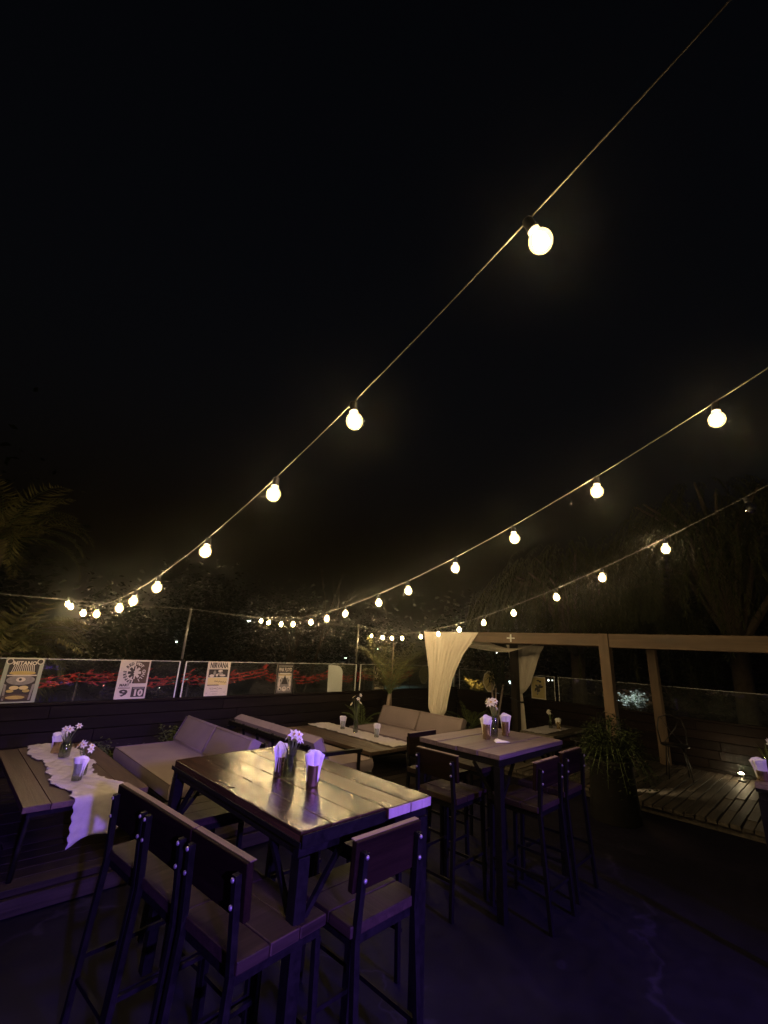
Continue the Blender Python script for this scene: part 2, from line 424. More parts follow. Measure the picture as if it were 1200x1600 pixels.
# thin posts and the steel cable
def post(x, label):
    t = thing('cable_post', label, 'post', (x, 6.985, .0), 0, 'thin posts behind the back wall')
    m = MB(); m.tube([(0, 0, 1.44), (0, 0, 2.17)], .019, 8); m.build('pole', MT['grey_metal'], t)
    m = MB(); m.bb(-.032, .032, -.025, .025, -.6, 1.44); m.build('sleeve', MT['black_metal'], t, .003, 1)
    m = MB(); m.lathe([(.024, 2.165), (.026, 2.18), (.012, 2.2)], 8); m.build('pole_cap', MT['grey_metal'], t)
    return t
post(2.70, 'thin metal post rising between two glass panes left of the middle')
post(6.225, 'thin metal post rising behind the wall near the small palm')
post(-1.2, 'thin metal post at the far left beyond the first poster')
m = MB(); path = []
xs = [(-1.2, 2.17), (2.70, 2.185), (6.225, 2.165), (9.6, 2.12)]
for (xa, za), (xb, zb) in zip(xs, xs[1:]):
    for i in range(10):
        t = i / 10; path.append((xa + (xb - xa) * t, 6.985, za + (zb - za) * t - .06 * 4 * t * (1 - t) * .6))
path.append((9.6, 6.985, 2.12)); m.tube(path, .0045, 5)
tag(m.build('steel_cable', MT['cable']), 'thin steel cable strung between the post tops above the back wall', 'cable')

# ------------------------------------------------------------------ light strings
ST = {
 'left': dict(base=(1.063, 6.8), th=-91.817, far=(1.063, 6.8), abc=(2.123, -.178, .045),
   px=[(830,382),(553,624),(428,774),(323,857),(248,903),(210,933),(185,948),(150,956),(130,956),(110,947),(107,938)], end=(0.86, 2.123)),
 'middle': dict(base=(3.836, 6.8), th=-104.893, abc=(2.117, -.099, .028),
   px=[(1119,640),(933,756),(802,829),(712,880),(637,915),(591,937),(541,953),(512,964),(486,969),(458,971),(440,972),(421,970),(409,968)]),
 'right': dict(base=(6.439, 6.8), th=-115.0, abc=(2.012, -.07, .023),
   px=[(1166,780),(1040,853),(941,898),(868,931),(802,953),(756,969),(717,980),(685,988),(658,992),(628,996),(612,995),(597,994),(581,991)]),
}
RB = .031
def make_bulb(lit=True):
    t = thing('globe_bulb', '', 'light bulb', (0, 0, 0))
    m = MB(); m.lathe([(.0135, -.012), (.016, -.02)] + [(max(.003, RB * sin(a)), -.020 - .006 - RB * 1.08 + RB * 1.08 * cos(a)) for a in [R(x) for x in (32, 50, 70, 90, 110, 130, 150, 165, 178)]], 20)
    m.build('globe', MT['globe'] if lit else MT['globe_off'], t)
    m = MB(); m.lathe([(.004, -.032), (.013, -.040), (.0185, -.055), (.019, -.068), (.012, -.080), (.004, -.083)], 10)
    m.build('filament', MT['filament'] if lit else MT['black_plastic'], t)
    m = MB(); m.lathe([(.005, .022), (.012, .019), (.0145, .012), (.0145, -.012), (.0165, -.014), (.0165, -.019)], 12)
    m.build('socket', MT['socket'], t)
    return t
ORD = ['first', 'second', 'third', 'fourth', 'fifth', 'sixth', 'seventh', 'eighth', 'ninth', 'tenth', 'eleventh', 'twelfth', 'thirteenth']
NAMES = {'left': 'the far left string', 'middle': 'the middle string', 'right': 'the string over the pergola'}
proto = None
for key, s in ST.items():
    bx, by = s['base']; th = R(s['th']); a, b, c = s['abc']
    dx, dy = cos(th), sin(th); nx, ny = -dy, dx
    pts = []
    n = len(s['px'])
    for k, (px, py) in enumerate(s['px']):
        d = ray(px, py); lam = (nx * bx + ny * by) / (nx * d.x + ny * d.y)
        p = Vector((0, 0, CAM_H)) + d * lam
        t = (p.x - bx) * dx + (p.y - by) * dy
        tf = max(t, 0.0)
        pts.append((t, p))
    # bulb positions follow the fitted sag of the string; the last ones cling together
    cord = []
    tmax = pts[0][0] + 3.2
    zoff = .052
    far_t = min(p[0] for p in pts) - .12
    N = 90
    for i in range(N + 1):
        t = far_t + (tmax - far_t) * i / N
        cord.append((bx + dx * t, by + dy * t, a + b * t + c * t * t + zoff))
    endp = Vector((cord[0][0], 6.985, 2.15)); cord.insert(0, tuple(endp))
    m = MB(); m.tube(cord, .0025, 6)
    tag(m.build('light_cord', MT['cord']), {'left': 'pale light cord crossing the sky from top right to far left', 'middle': 'pale light cord of the middle string falling to the second post', 'right': 'thin light cord passing above the pergola beam and curtain'}[key], 'light cord', 'cords of the light strings')
    for k, (t, p) in enumerate(pts):
        lit = not (key == 'right' and k == 0)
        z = a + b * t + c * t * t + zoff
        tip = Vector((bx + dx * t, by + dy * t, z))
        if lit and proto is None: o = proto = make_bulb(True)
        elif not lit: o = make_bulb(False)
        else: o = copy_tree(proto)
        o.location = tip + Vector((0, 0, -.022)) 
        # hang so the globe centre lies where the sag puts it, with a small swing
        o.rotation_euler = (random.uniform(-.15, .15), random.uniform(-.15, .15), random.uniform(0, 6))
        if key == 'left' and k == 0: o.rotation_euler = (-.28, -.42, 0)
        if lit:
            kk = k if key != 'right' else k - 1
            o['label'] = 'lit globe bulb, %s from the near end of %s' % (ORD[kk], NAMES[key])
        else:
            o['label'] = 'unlit globe bulb at the right end of the pergola string'
        o['category'] = 'light bulb'; o['group'] = 'globe bulbs on the light strings'

# ------------------------------------------------------------------ bar tables and stools
def bar_table(label, cx, cy, lx, ly, H, along, topmat, name='bar_table'):
    t = thing(name, label, 'table', (cx, cy, 0), 0, 'high bar tables')
    m = MB(); n = 5
    if along == 'y':
        w = lx / n
        for i in range(n):
            e = random.uniform(-.006, .006)
            xc = -lx / 2 + (i + .5) * w
            tilt = Matrix.Translation((xc, 0, H)) @ Matrix.Rotation(R(random.uniform(-.9, .9)), 4, 'Y') @ Matrix.Translation((-xc, 0, -H))
            m.bb(-lx / 2 + i * w + .003, -lx / 2 + (i + 1) * w - .003, -ly / 2 + (0 if i < 3 else -.012) + e, ly / 2 + random.uniform(-.01, .004), H - .045, H + random.uniform(-.002, .0005), tilt)
    else:
        w = ly / 4
        for i in range(4):
            m.bb(-lx / 2 + random.uniform(-.01, .006), lx / 2 + random.uniform(-.006, .01), -ly / 2 + i * w + .002, -ly / 2 + (i + 1) * w - .002, H - .035, H + random.uniform(-.002, .002))
    top = m.build('tabletop', topmat, t, .004, 2)
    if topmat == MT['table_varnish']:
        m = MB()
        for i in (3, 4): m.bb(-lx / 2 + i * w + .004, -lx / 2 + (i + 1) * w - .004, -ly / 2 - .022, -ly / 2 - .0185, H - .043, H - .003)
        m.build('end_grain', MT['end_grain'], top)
    a, b = lx / 2 - .03, ly / 2 - .03
    th = .047 if along == 'y' else .037
    m = MB()
    for s in (-1, 1):
        m.bb(-a - .028, a + .028, s * b - .02, s * b + .02, H - th - .045, H - th)
        m.bb(s * a - .02, s * a + .02, -b + .021, b - .021, H - th - .045, H - th - .001)
    if along == 'y':
        m.bb(-lx / 2 - .004, lx / 2 * .17, -ly / 2 - .017, -ly / 2 - .012, H - .055, H - .006)
        m.bb(-lx / 2 - .012, -lx / 2 - .006, -ly / 2 - .012, ly / 2, H - .052, H - .03)
    m.build('apron_frame', MT['black_metal'], t, .002, 1)
    for sx in (-1, 1):
        for sy in (-1, 1):
            m = MB(); m.bb(sx * (a) - .028, sx * a + .028, sy * b - .028, sy * b + .028, 0, H - th - .046)
            lg = m.build('leg', MT['black_metal'], t, .003, 1)
            m = MB()
            m.bar((sx * a - sx * .03, sy * b, H - .32), (sx * a - sx * .22, sy * b, H - th - .05), .02, .02)
            m.bar((sx * a, sy * b - sy * .03, H - .32), (sx * a, sy * b - sy * .22, H - th - .05), .02, .02)
            m.build('corner_brace', MT['black_metal'], t)
    return t
H = 1.03
bar_table('nearest bar table, glossy golden planks with flower jar between two napkin tins', 1.63, 2.32, .80, 1.36, H, 'y', MT['table_varnish'])
bar_table('matte weathered bar table further right, before the draped pergola', 3.74, 2.29, 1.10, .78, H, 'x', MT['table_weathered'])

bar_table('dim bar table at the right edge, only its corner and napkins showing', 4.46, -.06, .80, 1.16, H, 'y', MT['table_weathered'])

def make_stool(back=True):
    t = thing('bar_stool', '', 'stool', (0, 0, 0))
    m = MB(); w = .40
    for i in range(3):
        m.bb(-.20 + i * .1367, -.20 + i * .1367 + .133, -w / 2, w / 2, .682, .722 + random.uniform(-.002, .002))
    m.build('seat', MT['seat_wood'], t, .005, 2)
    m = MB()
    for s in (-1, 1):
        m.bb(-.19, .19, s * .172 - .012, s * .172 + .012, .648, .681); m.bb(s * .178 - .012, s * .178 + .012, -.159, .159, .648, .681)
    m.build('seat_frame', MT['black_metal'], t)
    for s in (-1, 1):
        m = MB(); m.bar((.185, s * .172, .648), (.200, s * .180, 0), .028); m.build('leg', MT['black_metal'], t, .003, 1)
        m = MB()
        if back:
            m.bar((-.20, s * .172, .70), (-.245, s * .180, 0), .028); m.bar((-.20, s * .172, .66), (-.222, s * .165, .965), .028)
        else: m.bar((-.185, s * .172, .648), (-.200, s * .180, 0), .028)
        m.build('leg', MT['black_metal'], t, .003, 1)
    for s in (-1, 1):
        m = MB(); m.bar((-.225, s * .178, .30), (.193, s * .178, .30), .018); m.build('footrest', MT['black_metal'], t)
        m = MB(); m.bar((.195 if s > 0 else -.225, -.178, .22), (.195 if s > 0 else -.225, .178, .22), .018); m.build('footrest', MT['black_metal'], t)
    if back:
        m = MB()
        m.bar((-.188, -w / 2, .912), (-.188, w / 2, .912), .03, .178, up=(-.07, 0, 1))
        bk = m.build('backrest', MT['stool_wood'], t, .005, 2)
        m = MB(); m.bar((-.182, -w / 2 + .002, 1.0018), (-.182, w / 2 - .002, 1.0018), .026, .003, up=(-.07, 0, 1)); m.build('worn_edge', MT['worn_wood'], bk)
        for s in (-1, 1):
            for z in (.95, .87):
                m = MB(); m.lathe([(.009, 0), (.009, .004), (.005, .008)], 8, Matrix.Translation((-.236 + (.965 - z) * .07, s * .165, z)) @ Matrix.Rotation(-pi / 2, 4, 'Y'))
                m.build('bolt', MT['grey_metal'], bk)
    return t
G1 = 'bar stools round the nearest bar table'; G2 = 'bar stools round the weathered bar table'
st = make_stool(True); st.location = (1.165, 1.815, 0); st.rotation_euler = (0, 0, R(5))
tag(st, 'bar stool nearest the camera in the left row, its wide seat showing', 'stool', G1)
dup(st, (1.128, 2.215, 0), R(4.6), 'middle bar stool of the left row, reddish worn top edge on its back', G1)
dup(st, (1.095, 2.60, 0), R(5.4), 'farthest bar stool of the left row, beside the hanging table runner', G1)
dup(st, (1.60, 1.70, 0), R(90), 'single bar stool at the near short end of the glossy table', G1)
dup(st, (3.185, 2.345, 0), R(1), 'bar stool at the left end of the weathered table, pale top edge', G2)
dup(st, (3.56, 2.77, 0), R(-90), 'bar stool behind the weathered table, its back toward the sofa', G2)
dup(st, (3.53, 1.89, 0), R(90), 'bar stool on the near side of the weathered table, left of two', G2)
dup(st, (4.07, 1.93, 0), R(90), 'bar stool on the near side of the weathered table, beside the planter', G2)
bs = make_stool(False); bs.location = (1.50, 3.06, 0); bs.rotation_euler = (0, 0, R(-90))
tag(bs, 'backless stool under the far end of the glossy table', 'stool', G1)
dup(bs, (2.06, 2.20, 0), R(182), 'backless stool under the right side of the glossy table, nearer one', G1)
dup(bs, (2.08, 2.66, 0), R(178), 'backless stool under the right side of the glossy table, farther one', G1)
dup(bs, (4.12, 2.72, 0), R(-92), 'backless stool tucked under the far side of the weathered table', G2)

# ------------------------------------------------------------------ sofas
DZ = .16
def cushion(mb, x0, x1, y0, y1, z0, z1, M=None, puff=.02):
    # pillow-shaped slab: a box grid bulging towards its middle
    cx, cy, cz = (x0 + x1) / 2, (y0 + y1) / 2, (z0 + z1) / 2
    hx, hy, hz = (x1 - x0) / 2, (y1 - y0) / 2, (z1 - z0) / 2
    n = 8
    def P(u, v, s):
        a, b = -1 + 2 * u, -1 + 2 * v
        bul = (1 - a ** 4) * (1 - b ** 4)
        p = Vector((cx + a * hx, cy + b * hy, cz + s * (hz * .86 + puff * bul)))
        return (M @ p) if M is not None else p
    for s in (-1, 1):
        mb.grid((lambda u, v, s=s: P(u, v, s)) if s > 0 else (lambda u, v, s=s: P(1 - u, v, s)), n, n)
    def side(fn):
        mb.grid(fn, n, 3)
    def E(a, b, w):
        k = 1 + .02 * (1 - (2 * w - 1) ** 2)
        p = Vector((cx + a * hx * k, cy + b * hy * k, cz + (2 * w - 1) * hz * .86))
        return (M @ p) if M is not None else p
    side(lambda u, w: E(-1 + 2 * u, -1, w)); side(lambda u, w: E(1 - 2 * u, 1, w))
    side(lambda u, w: E(1, -1 + 2 * u, w)); side(lambda u, w: E(-1, 1 - 2 * u, w))
def edge_pipe(mb, x0, x1, y0, y1, z, M=None, r=.004):
    pts = [(x0, y0, z), (x1, y0, z), (x1, y1, z), (x0, y1, z), (x0, y0, z)]
    if M is not None: pts = [M @ Vector(p) for p in pts]
    for p, q in zip(pts, pts[1:]): mb.tube([p, q], r, 5)
def make_sofa(L, arms=(True, True)):
    # local: faces -x, runs along y, stands on z=0
    t = thing('sofa', '', 'sofa', (0, 0, 0))
    m = MB(); cushion(m, -.40, .36, -L / 2, L / 2, .285, .415, None, .012)
    sc = m.build('seat_cushion', MT['cushion'], t)
    m = MB(); edge_pipe(m, -.401, .361, -L / 2 - .001, L / 2 + .001, .407); m.build('piping', MT['piping'], sc)
    for s in (-1, 1):
        m = MB()
        Mx = Matrix.Translation((.20, s * (L / 4), .42)) @ Matrix.Rotation(R(26), 4, 'Y')
        cushion(m, 0, .30, -L / 4 + .008, L / 4 - .008, -.12, 0, Mx @ Matrix.Rotation(-pi / 2, 4, 'Y'), .016)
        # bulging faces
        m2 = MB(); n = 8
        b = m.build('back_cushion', MT['cushion'], t)
        m = MB(); edge = [(-.001, y, z) for y, z in ((-L / 4 + .006, .02), (L / 4 - .006, .02), (L / 4 - .006, .28), (-L / 4 + .006, .28), (-L / 4 + .006, .02))]
        for p, q in zip(edge, edge[1:]): m.tube([Mx @ Vector(p), Mx @ Vector(q)], .004, 5)
        m.build('piping', MT['piping'], b)
    m = MB()
    for x in (-.38, .40): m.bb(x - .02, x + .02, -L / 2 + .02, L / 2 - .02, .235, .275)
    for y in (-L / 2 + .0, L / 2 - .0): m.bb(-.40, .42, y - .02, y + .02, .234, .274)
    for k in range(7): m.bb(-.359, .379, -L / 2 + .12 + k * (L - .24) / 6 - .03, -L / 2 + .12 + k * (L - .24) / 6 + .03, .24, .262)
    m.build('frame', MT['black_metal'], t, .003, 1)
    m = MB()
    for k in range(6):
        y = -L / 2 + .03 + k * (L - .06) / 5; m.bar((.42, y, .24), (.49, y, .63), .022)
    m.bar((.485, -L / 2, .60), (.485, L / 2, .60), .03, .04)
    m.build('back_frame', MT['black_metal'], t)
    for sx in (-.37, .41):
        for sy in (-1, 1):
            m = MB(); m.bb(sx - .02, sx + .02, sy * (L / 2 - .03) - .02, sy * (L / 2 - .03) + .02, 0, .236); m.build('leg', MT['black_metal'], t)
    for s, on in zip((-1, 1), arms):
        if not on: continue
        m = MB(); y = s * (L / 2 + .025)
        m.bar((-.20, y, .52), (.50, y, .54), .05, .035)
        m.bar((-.17, y, .24), (-.17, y, .505), .03); m.bar((-.15, y, .27), (.35, y, .50), .02)
        m.build('armrest', MT['black_metal'], t, .003, 1)
    return t
GS = 'cushioned sofas on the back deck'
sf = make_sofa(1.62, (True, False)); sf.location = (2.09, 4.95, DZ)
tag(sf, 'taupe sofa beside the left coffee table, its broad bare seat fully visible', 'sofa', GS)
s2 = make_sofa(1.72, (True, True)); s2.location = (3.38, 4.72, DZ); s2.rotation_euler = (0, 0, pi)
tag(s2, 'sofa seen from behind, black frame bars under its long back cushions', 'sofa', GS)
dup(sf, (5.28, 4.72, DZ), 0, 'far taupe sofa facing the runner covered table, curtain behind it', GS)

# ------------------------------------------------------------------ low tables with runners
def low_table(label, x0, x1, y0, y1, z, base, topmat, legmat, name='coffee_table', rot=0):
    cx, cy = (x0 + x1) / 2, (y0 + y1) / 2
    t = thing(name, label, 'table', (cx, cy, base), rot, 'low coffee tables')
    a, b = (x1 - x0) / 2, (y1 - y0) / 2; h = z - base
    m = MB(); n = 5; w = 2 * a / n
    for i in range(n):
        m.bb(-a + i * w + .001, -a + (i + 1) * w - .0015, -b + random.uniform(-.006, .006), b + random.uniform(-.006, .006), h - .04, h + random.uniform(-.001, .001))
    m.build('tabletop', topmat, t, .004, 2)
    m = MB()
    for s in (-1, 1):
        m.bb(-a + .04, a - .04, s * (b - .06) - .015, s * (b - .06) + .015, h - .08, h - .042); m.bb(s * (a - .055) - .015, s * (a - .055) + .015, -b + .076, b - .076, h - .08, h - .042)
    m.build('frame', MT['black_metal'], t)
    for sx in (-1, 1):
        for sy in (-1, 1):
            m = MB(); x, y = sx * (a - .055), sy * (b - .06)
            m.tube([(x, y, h - .043), (x, y, h - .09), (x + sx * .012, y + sy * .012, h * .4), (x + sx * .02, y + sy * .02, 0)], .017, 8)
            m.build('leg', legmat, t)
    return t
low_table('brown coffee table at far left under a ragged cream runner', .70, 1.50, 4.06, 6.0, .60, DZ, MT['coffee_wood'], MT['black_metal'])
low_table('dark coffee table between two sofas with a straight cream runner', 4.03, 4.80, 4.14, 5.98, .55, DZ, MT['coffee_wood'], MT['grey_metal'])
low_table('coffee table under the pergola, mauve cloth on it, pale lit edge', 7.12, 8.45, 3.29, 3.86, .585, .12, MT['deck_grey'], MT['black_metal'])

def cloth_noise(u, v, a=1.0):
    return a * (.5 * sin(9.1 * u + 3.3 * sin(4.7 * v)) + .35 * sin(17.3 * v + 2.1 * sin(11 * u)) + .2 * sin(31 * u + 23 * v))
def ragged(v, seed, a):
    return a * (.6 * sin(7.3 * v + seed) + .5 * sin(19.7 * v + 2.1 * seed) + .45 * sin(41 * v + seed * 3) + .35 * sin(83 * v + seed * 5))
# left ragged runner with hanging end
def runner_left():
    L = [(6.04, .93, 1.20), (5.6, .91, 1.30), (5.1, .97, 1.33), (4.75, .945, 1.24), (4.5, .90, 1.27), (4.33, .985, 1.31), (4.2, 1.0, 1.335), (4.075, .99, 1.325)]
    def side(y):
        for (ya, la, ra), (yb, lb, rb) in zip(L, L[1:]):
            if ya >= y >= yb:
                t = (ya - y) / (ya - yb); t = t * t * (3 - 2 * t); return la + (lb - la) * t, ra + (rb - ra) * t
        return L[-1][1:]
    def fn(u, v):
        if v < .8:
            y = 6.04 - (6.04 - 4.072) * v / .8; l, r = side(y)
            l += ragged(v * 3, 1, .016); r += ragged(v * 3, 4, .016)
            x = l + (r - l) * u
            return (x, y, .6035 + .010 + .008 * cloth_noise(x * 3, y * 2.4, 1))
        w = (v - .8) / .2
        l, r = .99 + .015 * w, 1.325 - .01 * w
        x = l + (r - l) * u + .006 * sin(30 * w)
        drop = (.255 + .045 * (1 - u) ** 3 + .012 * sin(9 * u + 1)) * w
        return (x, 4.045 - .012 * sin(min(1, w * 6) * pi / 2) - .008 * sin(14 * u + 1.5 * w) * w, .612 - drop)
    m = MB(); m.grid(fn, 46, 110); return m
tag(runner_left().build('table_runner', MT['gauze'], None, 0, 2, .0025), 'ragged cream gauze runner on the left coffee table, one end hanging lit violet', 'table runner', 'cream table runners')
def runner_flat(x0, x1, y0, y1, z, amp=.010, seed=2):
    def fn(u, v):
        y = y1 + (y0 - y1) * v
        l = x0 + ragged(v * 2.2, seed, .010) ; r = x1 + ragged(v * 2.2, seed + 3, .010)
        y += ragged(u * .7, seed, .006) * (1 if v in (0, 1) else 0)
        x = l + (r - l) * u
        return (x, y, z + amp * 1.1 + amp * .6 * cloth_noise(x * 3, y * 3, 1))
    m = MB(); m.grid(fn, 30, 70); return m
m = MB(); rr = runner_flat(4.44, 4.80, 4.17, 6.02, .5525)
tag(rr.build('table_runner', MT['gauze'], None, 0, 2, .0025), 'long cream runner on the dark table between the two sofas', 'table runner', 'cream table runners')
rr = runner_flat(7.1, 8.1, 3.42, 3.80, .5875)
tag(rr.build('table_runner', MT['gauze'], None, 0, 2, .0025), 'mauve tinted runner on the coffee table under the pergola', 'table runner', 'cream table runners')

# ------------------------------------------------------------------ things on the tables
def napkin_mesh(mb, w, h, seed, z0):
    rnd = random.Random(seed)
    for k in range(5):
        ang = rnd.uniform(-.22, .22); off = (k - 2) * .006; hh = h * rnd.uniform(.86, 1.03); ww = w * rnd.uniform(.9, 1.08)
        tilt = rnd.uniform(-.12, .12)
        def fn(u, v, ang=ang, off=off, hh=hh, ww=ww, tilt=tilt, k=k):
            a = (u - .5) * ww * (1 + .42 * v * v)
            z = z0 + hh * v * (1 - .10 * (abs(u - .5 + tilt) * 2) ** 2 * v) + .004 * sin(7 * u + k) * v
            y = off + .006 * sin(5 * u + k) + .012 * v * sin(3 * u + k * 2)
            x = a + tilt * .12 * v
            return (x * cos(ang) - y * sin(ang), x * sin(ang) + y * cos(ang), z)
        mb.grid(fn, 6, 6)
def napkin_tin(loc, h, r, label, nh=.075, rz=0.0, seed=1, group='napkin holders on the tables', glass=False):
    t = thing('napkin_holder', label, 'napkin holder', loc, rz, group)
    m = MB(); m.lathe([(r * .97, .0), (r, .004), (r, h - .004), (r * 1.03, h), (r * .96, h), (r * .95, h - .004), (r * .95, .004)], 20)
    m.build('tumbler' if glass else 'tin', MT['jarglass'] if glass else MT['tin'], t)
    m = MB(); napkin_mesh(m, r * 1.85, nh + h * .75, seed, h * .22); m.build('napkin', MT['paper'], t, 0, 2, .0012)
    return t
def flower(mb, c, ax, r, cup=True):
    ax = ax.normalized(); u = ax.orthogonal().normalized(); v = ax.cross(u)
    for k in range(6):
        a = 2 * pi * k / 6 + random.uniform(-.1, .1); d = u * cos(a) + v * sin(a)
        s = ax.cross(d)
        L = r * random.uniform(.9, 1.1)
        p = [c, c + d * L * .5 + s * L * .27 + ax * L * .15, c + d * L + ax * L * .02, c + d * L * .5 - s * L * .27 + ax * L * .15]
        mb._add(p, [(0, 1, 2, 3)], False, 0)
    n = 8; vs = []; 
    for rr, zz in ((.10, .02), (.22, .28)):
        for k in range(n):
            a = 2 * pi * k / n; vs.append(c + (u * cos(a) + v * sin(a)) * r * rr + ax * r * zz)
    mb._add(vs, [(k, (k + 1) % n, n + (k + 1) % n, n + k) for k in range(n)], True, 1 if cup else 0)
def flower_jar(loc, h, r, label, nst=5, sh=.16, fr=.028, rz=0, seed=3, neck=.82, leaves=8, group='flower jars on the tables', spread=.05):
    rnd = random.Random(seed); random.seed(seed)
    t = thing('flower_jar', label, 'vase', loc, rz, group)
    m = MB(); m.lathe([(r * .9, 0), (r, .008), (r, h * .78), (r * neck, h * .88), (r * neck, h - .004), (r * neck * 1.05, h), (r * neck * .93, h), (r * neck * .92, h * .88), (r * .94, h * .77), (r * .94, .012)], 20)
    m.build('jar', MT['jarglass'], t)
    m = MB(); m.lathe([(r * .9, .013), (r * .9, h * .45)], 16); m.build('water', MT['water'], t)
    ms = MB(); mf = MB()
    for k in range(nst):
        a = rnd.uniform(0, 6.28); q = rnd.uniform(.3, 1)
        top = Vector((cos(a) * spread * q, sin(a) * spread * q, h + sh * rnd.uniform(.55, 1)))
        ms.tube([(cos(a + 2) * r * .5, sin(a + 2) * r * .5, .015), (cos(a) * r * .25, sin(a) * r * .25, h * .9), tuple(top)], .0022, 5)
        ax = Vector((cos(a) * .7 + rnd.uniform(-.3, .3) - .35, sin(a) * .7 + rnd.uniform(-.3, .3) - .35, rnd.uniform(.3, .9)))
        flower(mf, top, ax, fr * rnd.uniform(.85, 1.15))
    for k in range(leaves):
        a = rnd.uniform(0, 6.28); base = Vector((cos(a) * r * .4, sin(a) * r * .4, h * .5))
        d = Vector((cos(a) * .45, sin(a) * .45, 1)); L = h * .5 + sh * rnd.uniform(.4, .8)
        n_ = 5; w = .007
        s = d.cross(Vector((cos(a), sin(a), 0))).normalized()
        vs = []
        for i in range(n_ + 1):
            q = i / n_; c = base + Vector((cos(a), sin(a), 0)) * (.06 * q * q) + Vector((0, 0, 1)) * L * q
            ww = w * (1 - q ** 2) + .0006
            vs += [c + s * ww, c - s * ww]
        ms._add(vs, [(2 * i, 2 * i + 1, 2 * i + 3, 2 * i + 2) for i in range(n_)], True, 1)
    ms.build('stems', [MT['stem'], MT['leaf_cycad']], t); mf.build('flowers', [MT['petal'], MT['petal_yellow']], t)
    return t
z1 = H + .0015
napkin_tin((1.575, 2.365, z1), .095, .030, 'tin of cream napkins left of the flower jar on the glossy table', .075, .6, 1)
flower_jar((1.582, 2.275, z1), .125, .036, 'short glass jar of narcissus on the glossy table', 6, .115, .034, .3, 3, .85, 10, spread=.05)
napkin_tin((1.615, 2.10, z1), .10, .032, 'tin of violet lit napkins nearest the end of the glossy table', .075, -.75, 5)
z2 = H + .003
napkin_tin((3.66, 2.305, z2), .12, .034, 'tin of napkins left of the vase on the weathered table', .075, -.6, 8)
flower_jar((3.845, 2.34, z2), .17, .034, 'slim glass vase of white flowers on the weathered table', 6, .13, .04, 0, 11, .75, 8, spread=.06)
napkin_tin((3.975, 2.30, z2), .12, .034, 'tin of napkins right of the vase on the weathered table', .08, -.8, 13)
m = MB(); m.grid(lambda u, v: (.14 * (u - .6) + .02 * v, -.05 + .10 * (v - .5) * (.4 + u), .004 + .012 * abs(sin(5 * u + 2 * v)) * v), 8, 5)
o = m.build('paper_napkin', MT['paper'], None, 0, 2, .001); o.location = (3.645, 2.22, z2); o.rotation_euler = (0, 0, .0)
tag(o, 'loose white napkin lying in front of a tin on the weathered table', 'napkin')
zc = .622
napkin_tin((1.10, 5.53, zc), .10, .045, 'gold tin of napkins at the far end of the left runner', .09, .3, 21)
flower_jar((1.13, 5.32, zc), .14, .048, 'wide glass jar of white flowers on the left runner', 7, .13, .035, 0, 23, .7, 10, spread=.07)
flower_jar((1.135, 4.60, zc), .10, .034, 'low jar of white flowers and dark leaves behind a napkin glass', 6, .15, .034, 0, 29, .85, 12, spread=.08)
napkin_tin((1.075, 4.47, zc), .12, .036, 'glass of violet lit napkins at the near end of the left runner', .06, -.5, 31, glass=True)
zr = .571
napkin_tin((4.63, 5.40, zr), .11, .034, 'glass of napkins on the far end of the straight runner', .075, -.7, 33, glass=True)
flower_jar((4.62, 5.10, zr), .17, .036, 'tall vase of wild white flowers on the straight runner', 5, .34, .034, 0, 37, .8, 16, spread=.12)
napkin_tin((4.66, 4.70, zr), .11, .034, 'glass of napkins on the near end of the straight runner', .075, -.7, 41, glass=True)
flower_jar((7.75, 3.62, .605), .13, .034, 'dim jar of flowers on the mauve runner under the pergola', 5, .14, .035, 0, 43, .8, 8, spread=.08)
napkin_tin((7.78, 3.5, .605), .11, .034, 'tin of napkins on the mauve runner under the pergola', .075, -.7, 47)
flower_jar((4.34, .45, z2), .14, .036, 'jar of pale flowers on the table at the right edge', 5, .10, .035, 0, 53, .8, 8, spread=.05)
napkin_tin((4.17, .485, z2), .06, .034, 'tin of greyish napkins on the table at the right edge', .075, -1.0, 59)
random.seed(11)

# ------------------------------------------------------------------ pergola
pg = thing('pergola', 'pine pergola over the side deck, two draped bays with a long front beam', 'pergola', (0, 0, 0))
def pbeam(name, x0, x1, y0, y1, z0, z1, mt): return MB().bb(x0, x1, y0, y1, z0, z1).build(name, mt, pg, .006, 2)
for (x, y) in ((7.03, 2.37), (7.03, 5.40), (7.03, -.75), (9.24, 2.33), (9.24, 5.07), (9.24, -.75)):
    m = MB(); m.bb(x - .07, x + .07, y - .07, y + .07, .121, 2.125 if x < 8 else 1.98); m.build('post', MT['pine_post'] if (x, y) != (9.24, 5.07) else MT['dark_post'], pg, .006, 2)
pbeam('beam', 6.975, 7.085, 2.442, 5.80, 1.945, 2.122, MT['pine']); pbeam('beam', 6.975, 7.085, -2.2, 2.298, 1.93, 2.122, MT['pine'])
pbeam('beam', 9.19, 9.30, -2.2, 5.6, 1.982, 2.13, MT['pine'])
for y in (2.37, 5.40, -.75): pbeam('side_beam', 7.10, 9.185, y - .04, y + .04, 1.99, 2.115, MT['pine'])
m = MB(); m.bb(6.962, 6.974, 3.86, 3.884, 1.965, 2.09); m.bb(6.962, 6.974, 3.80, 3.945, 2.02, 2.036); m.build('hook_bracket', MT['glass_edge'], pg)

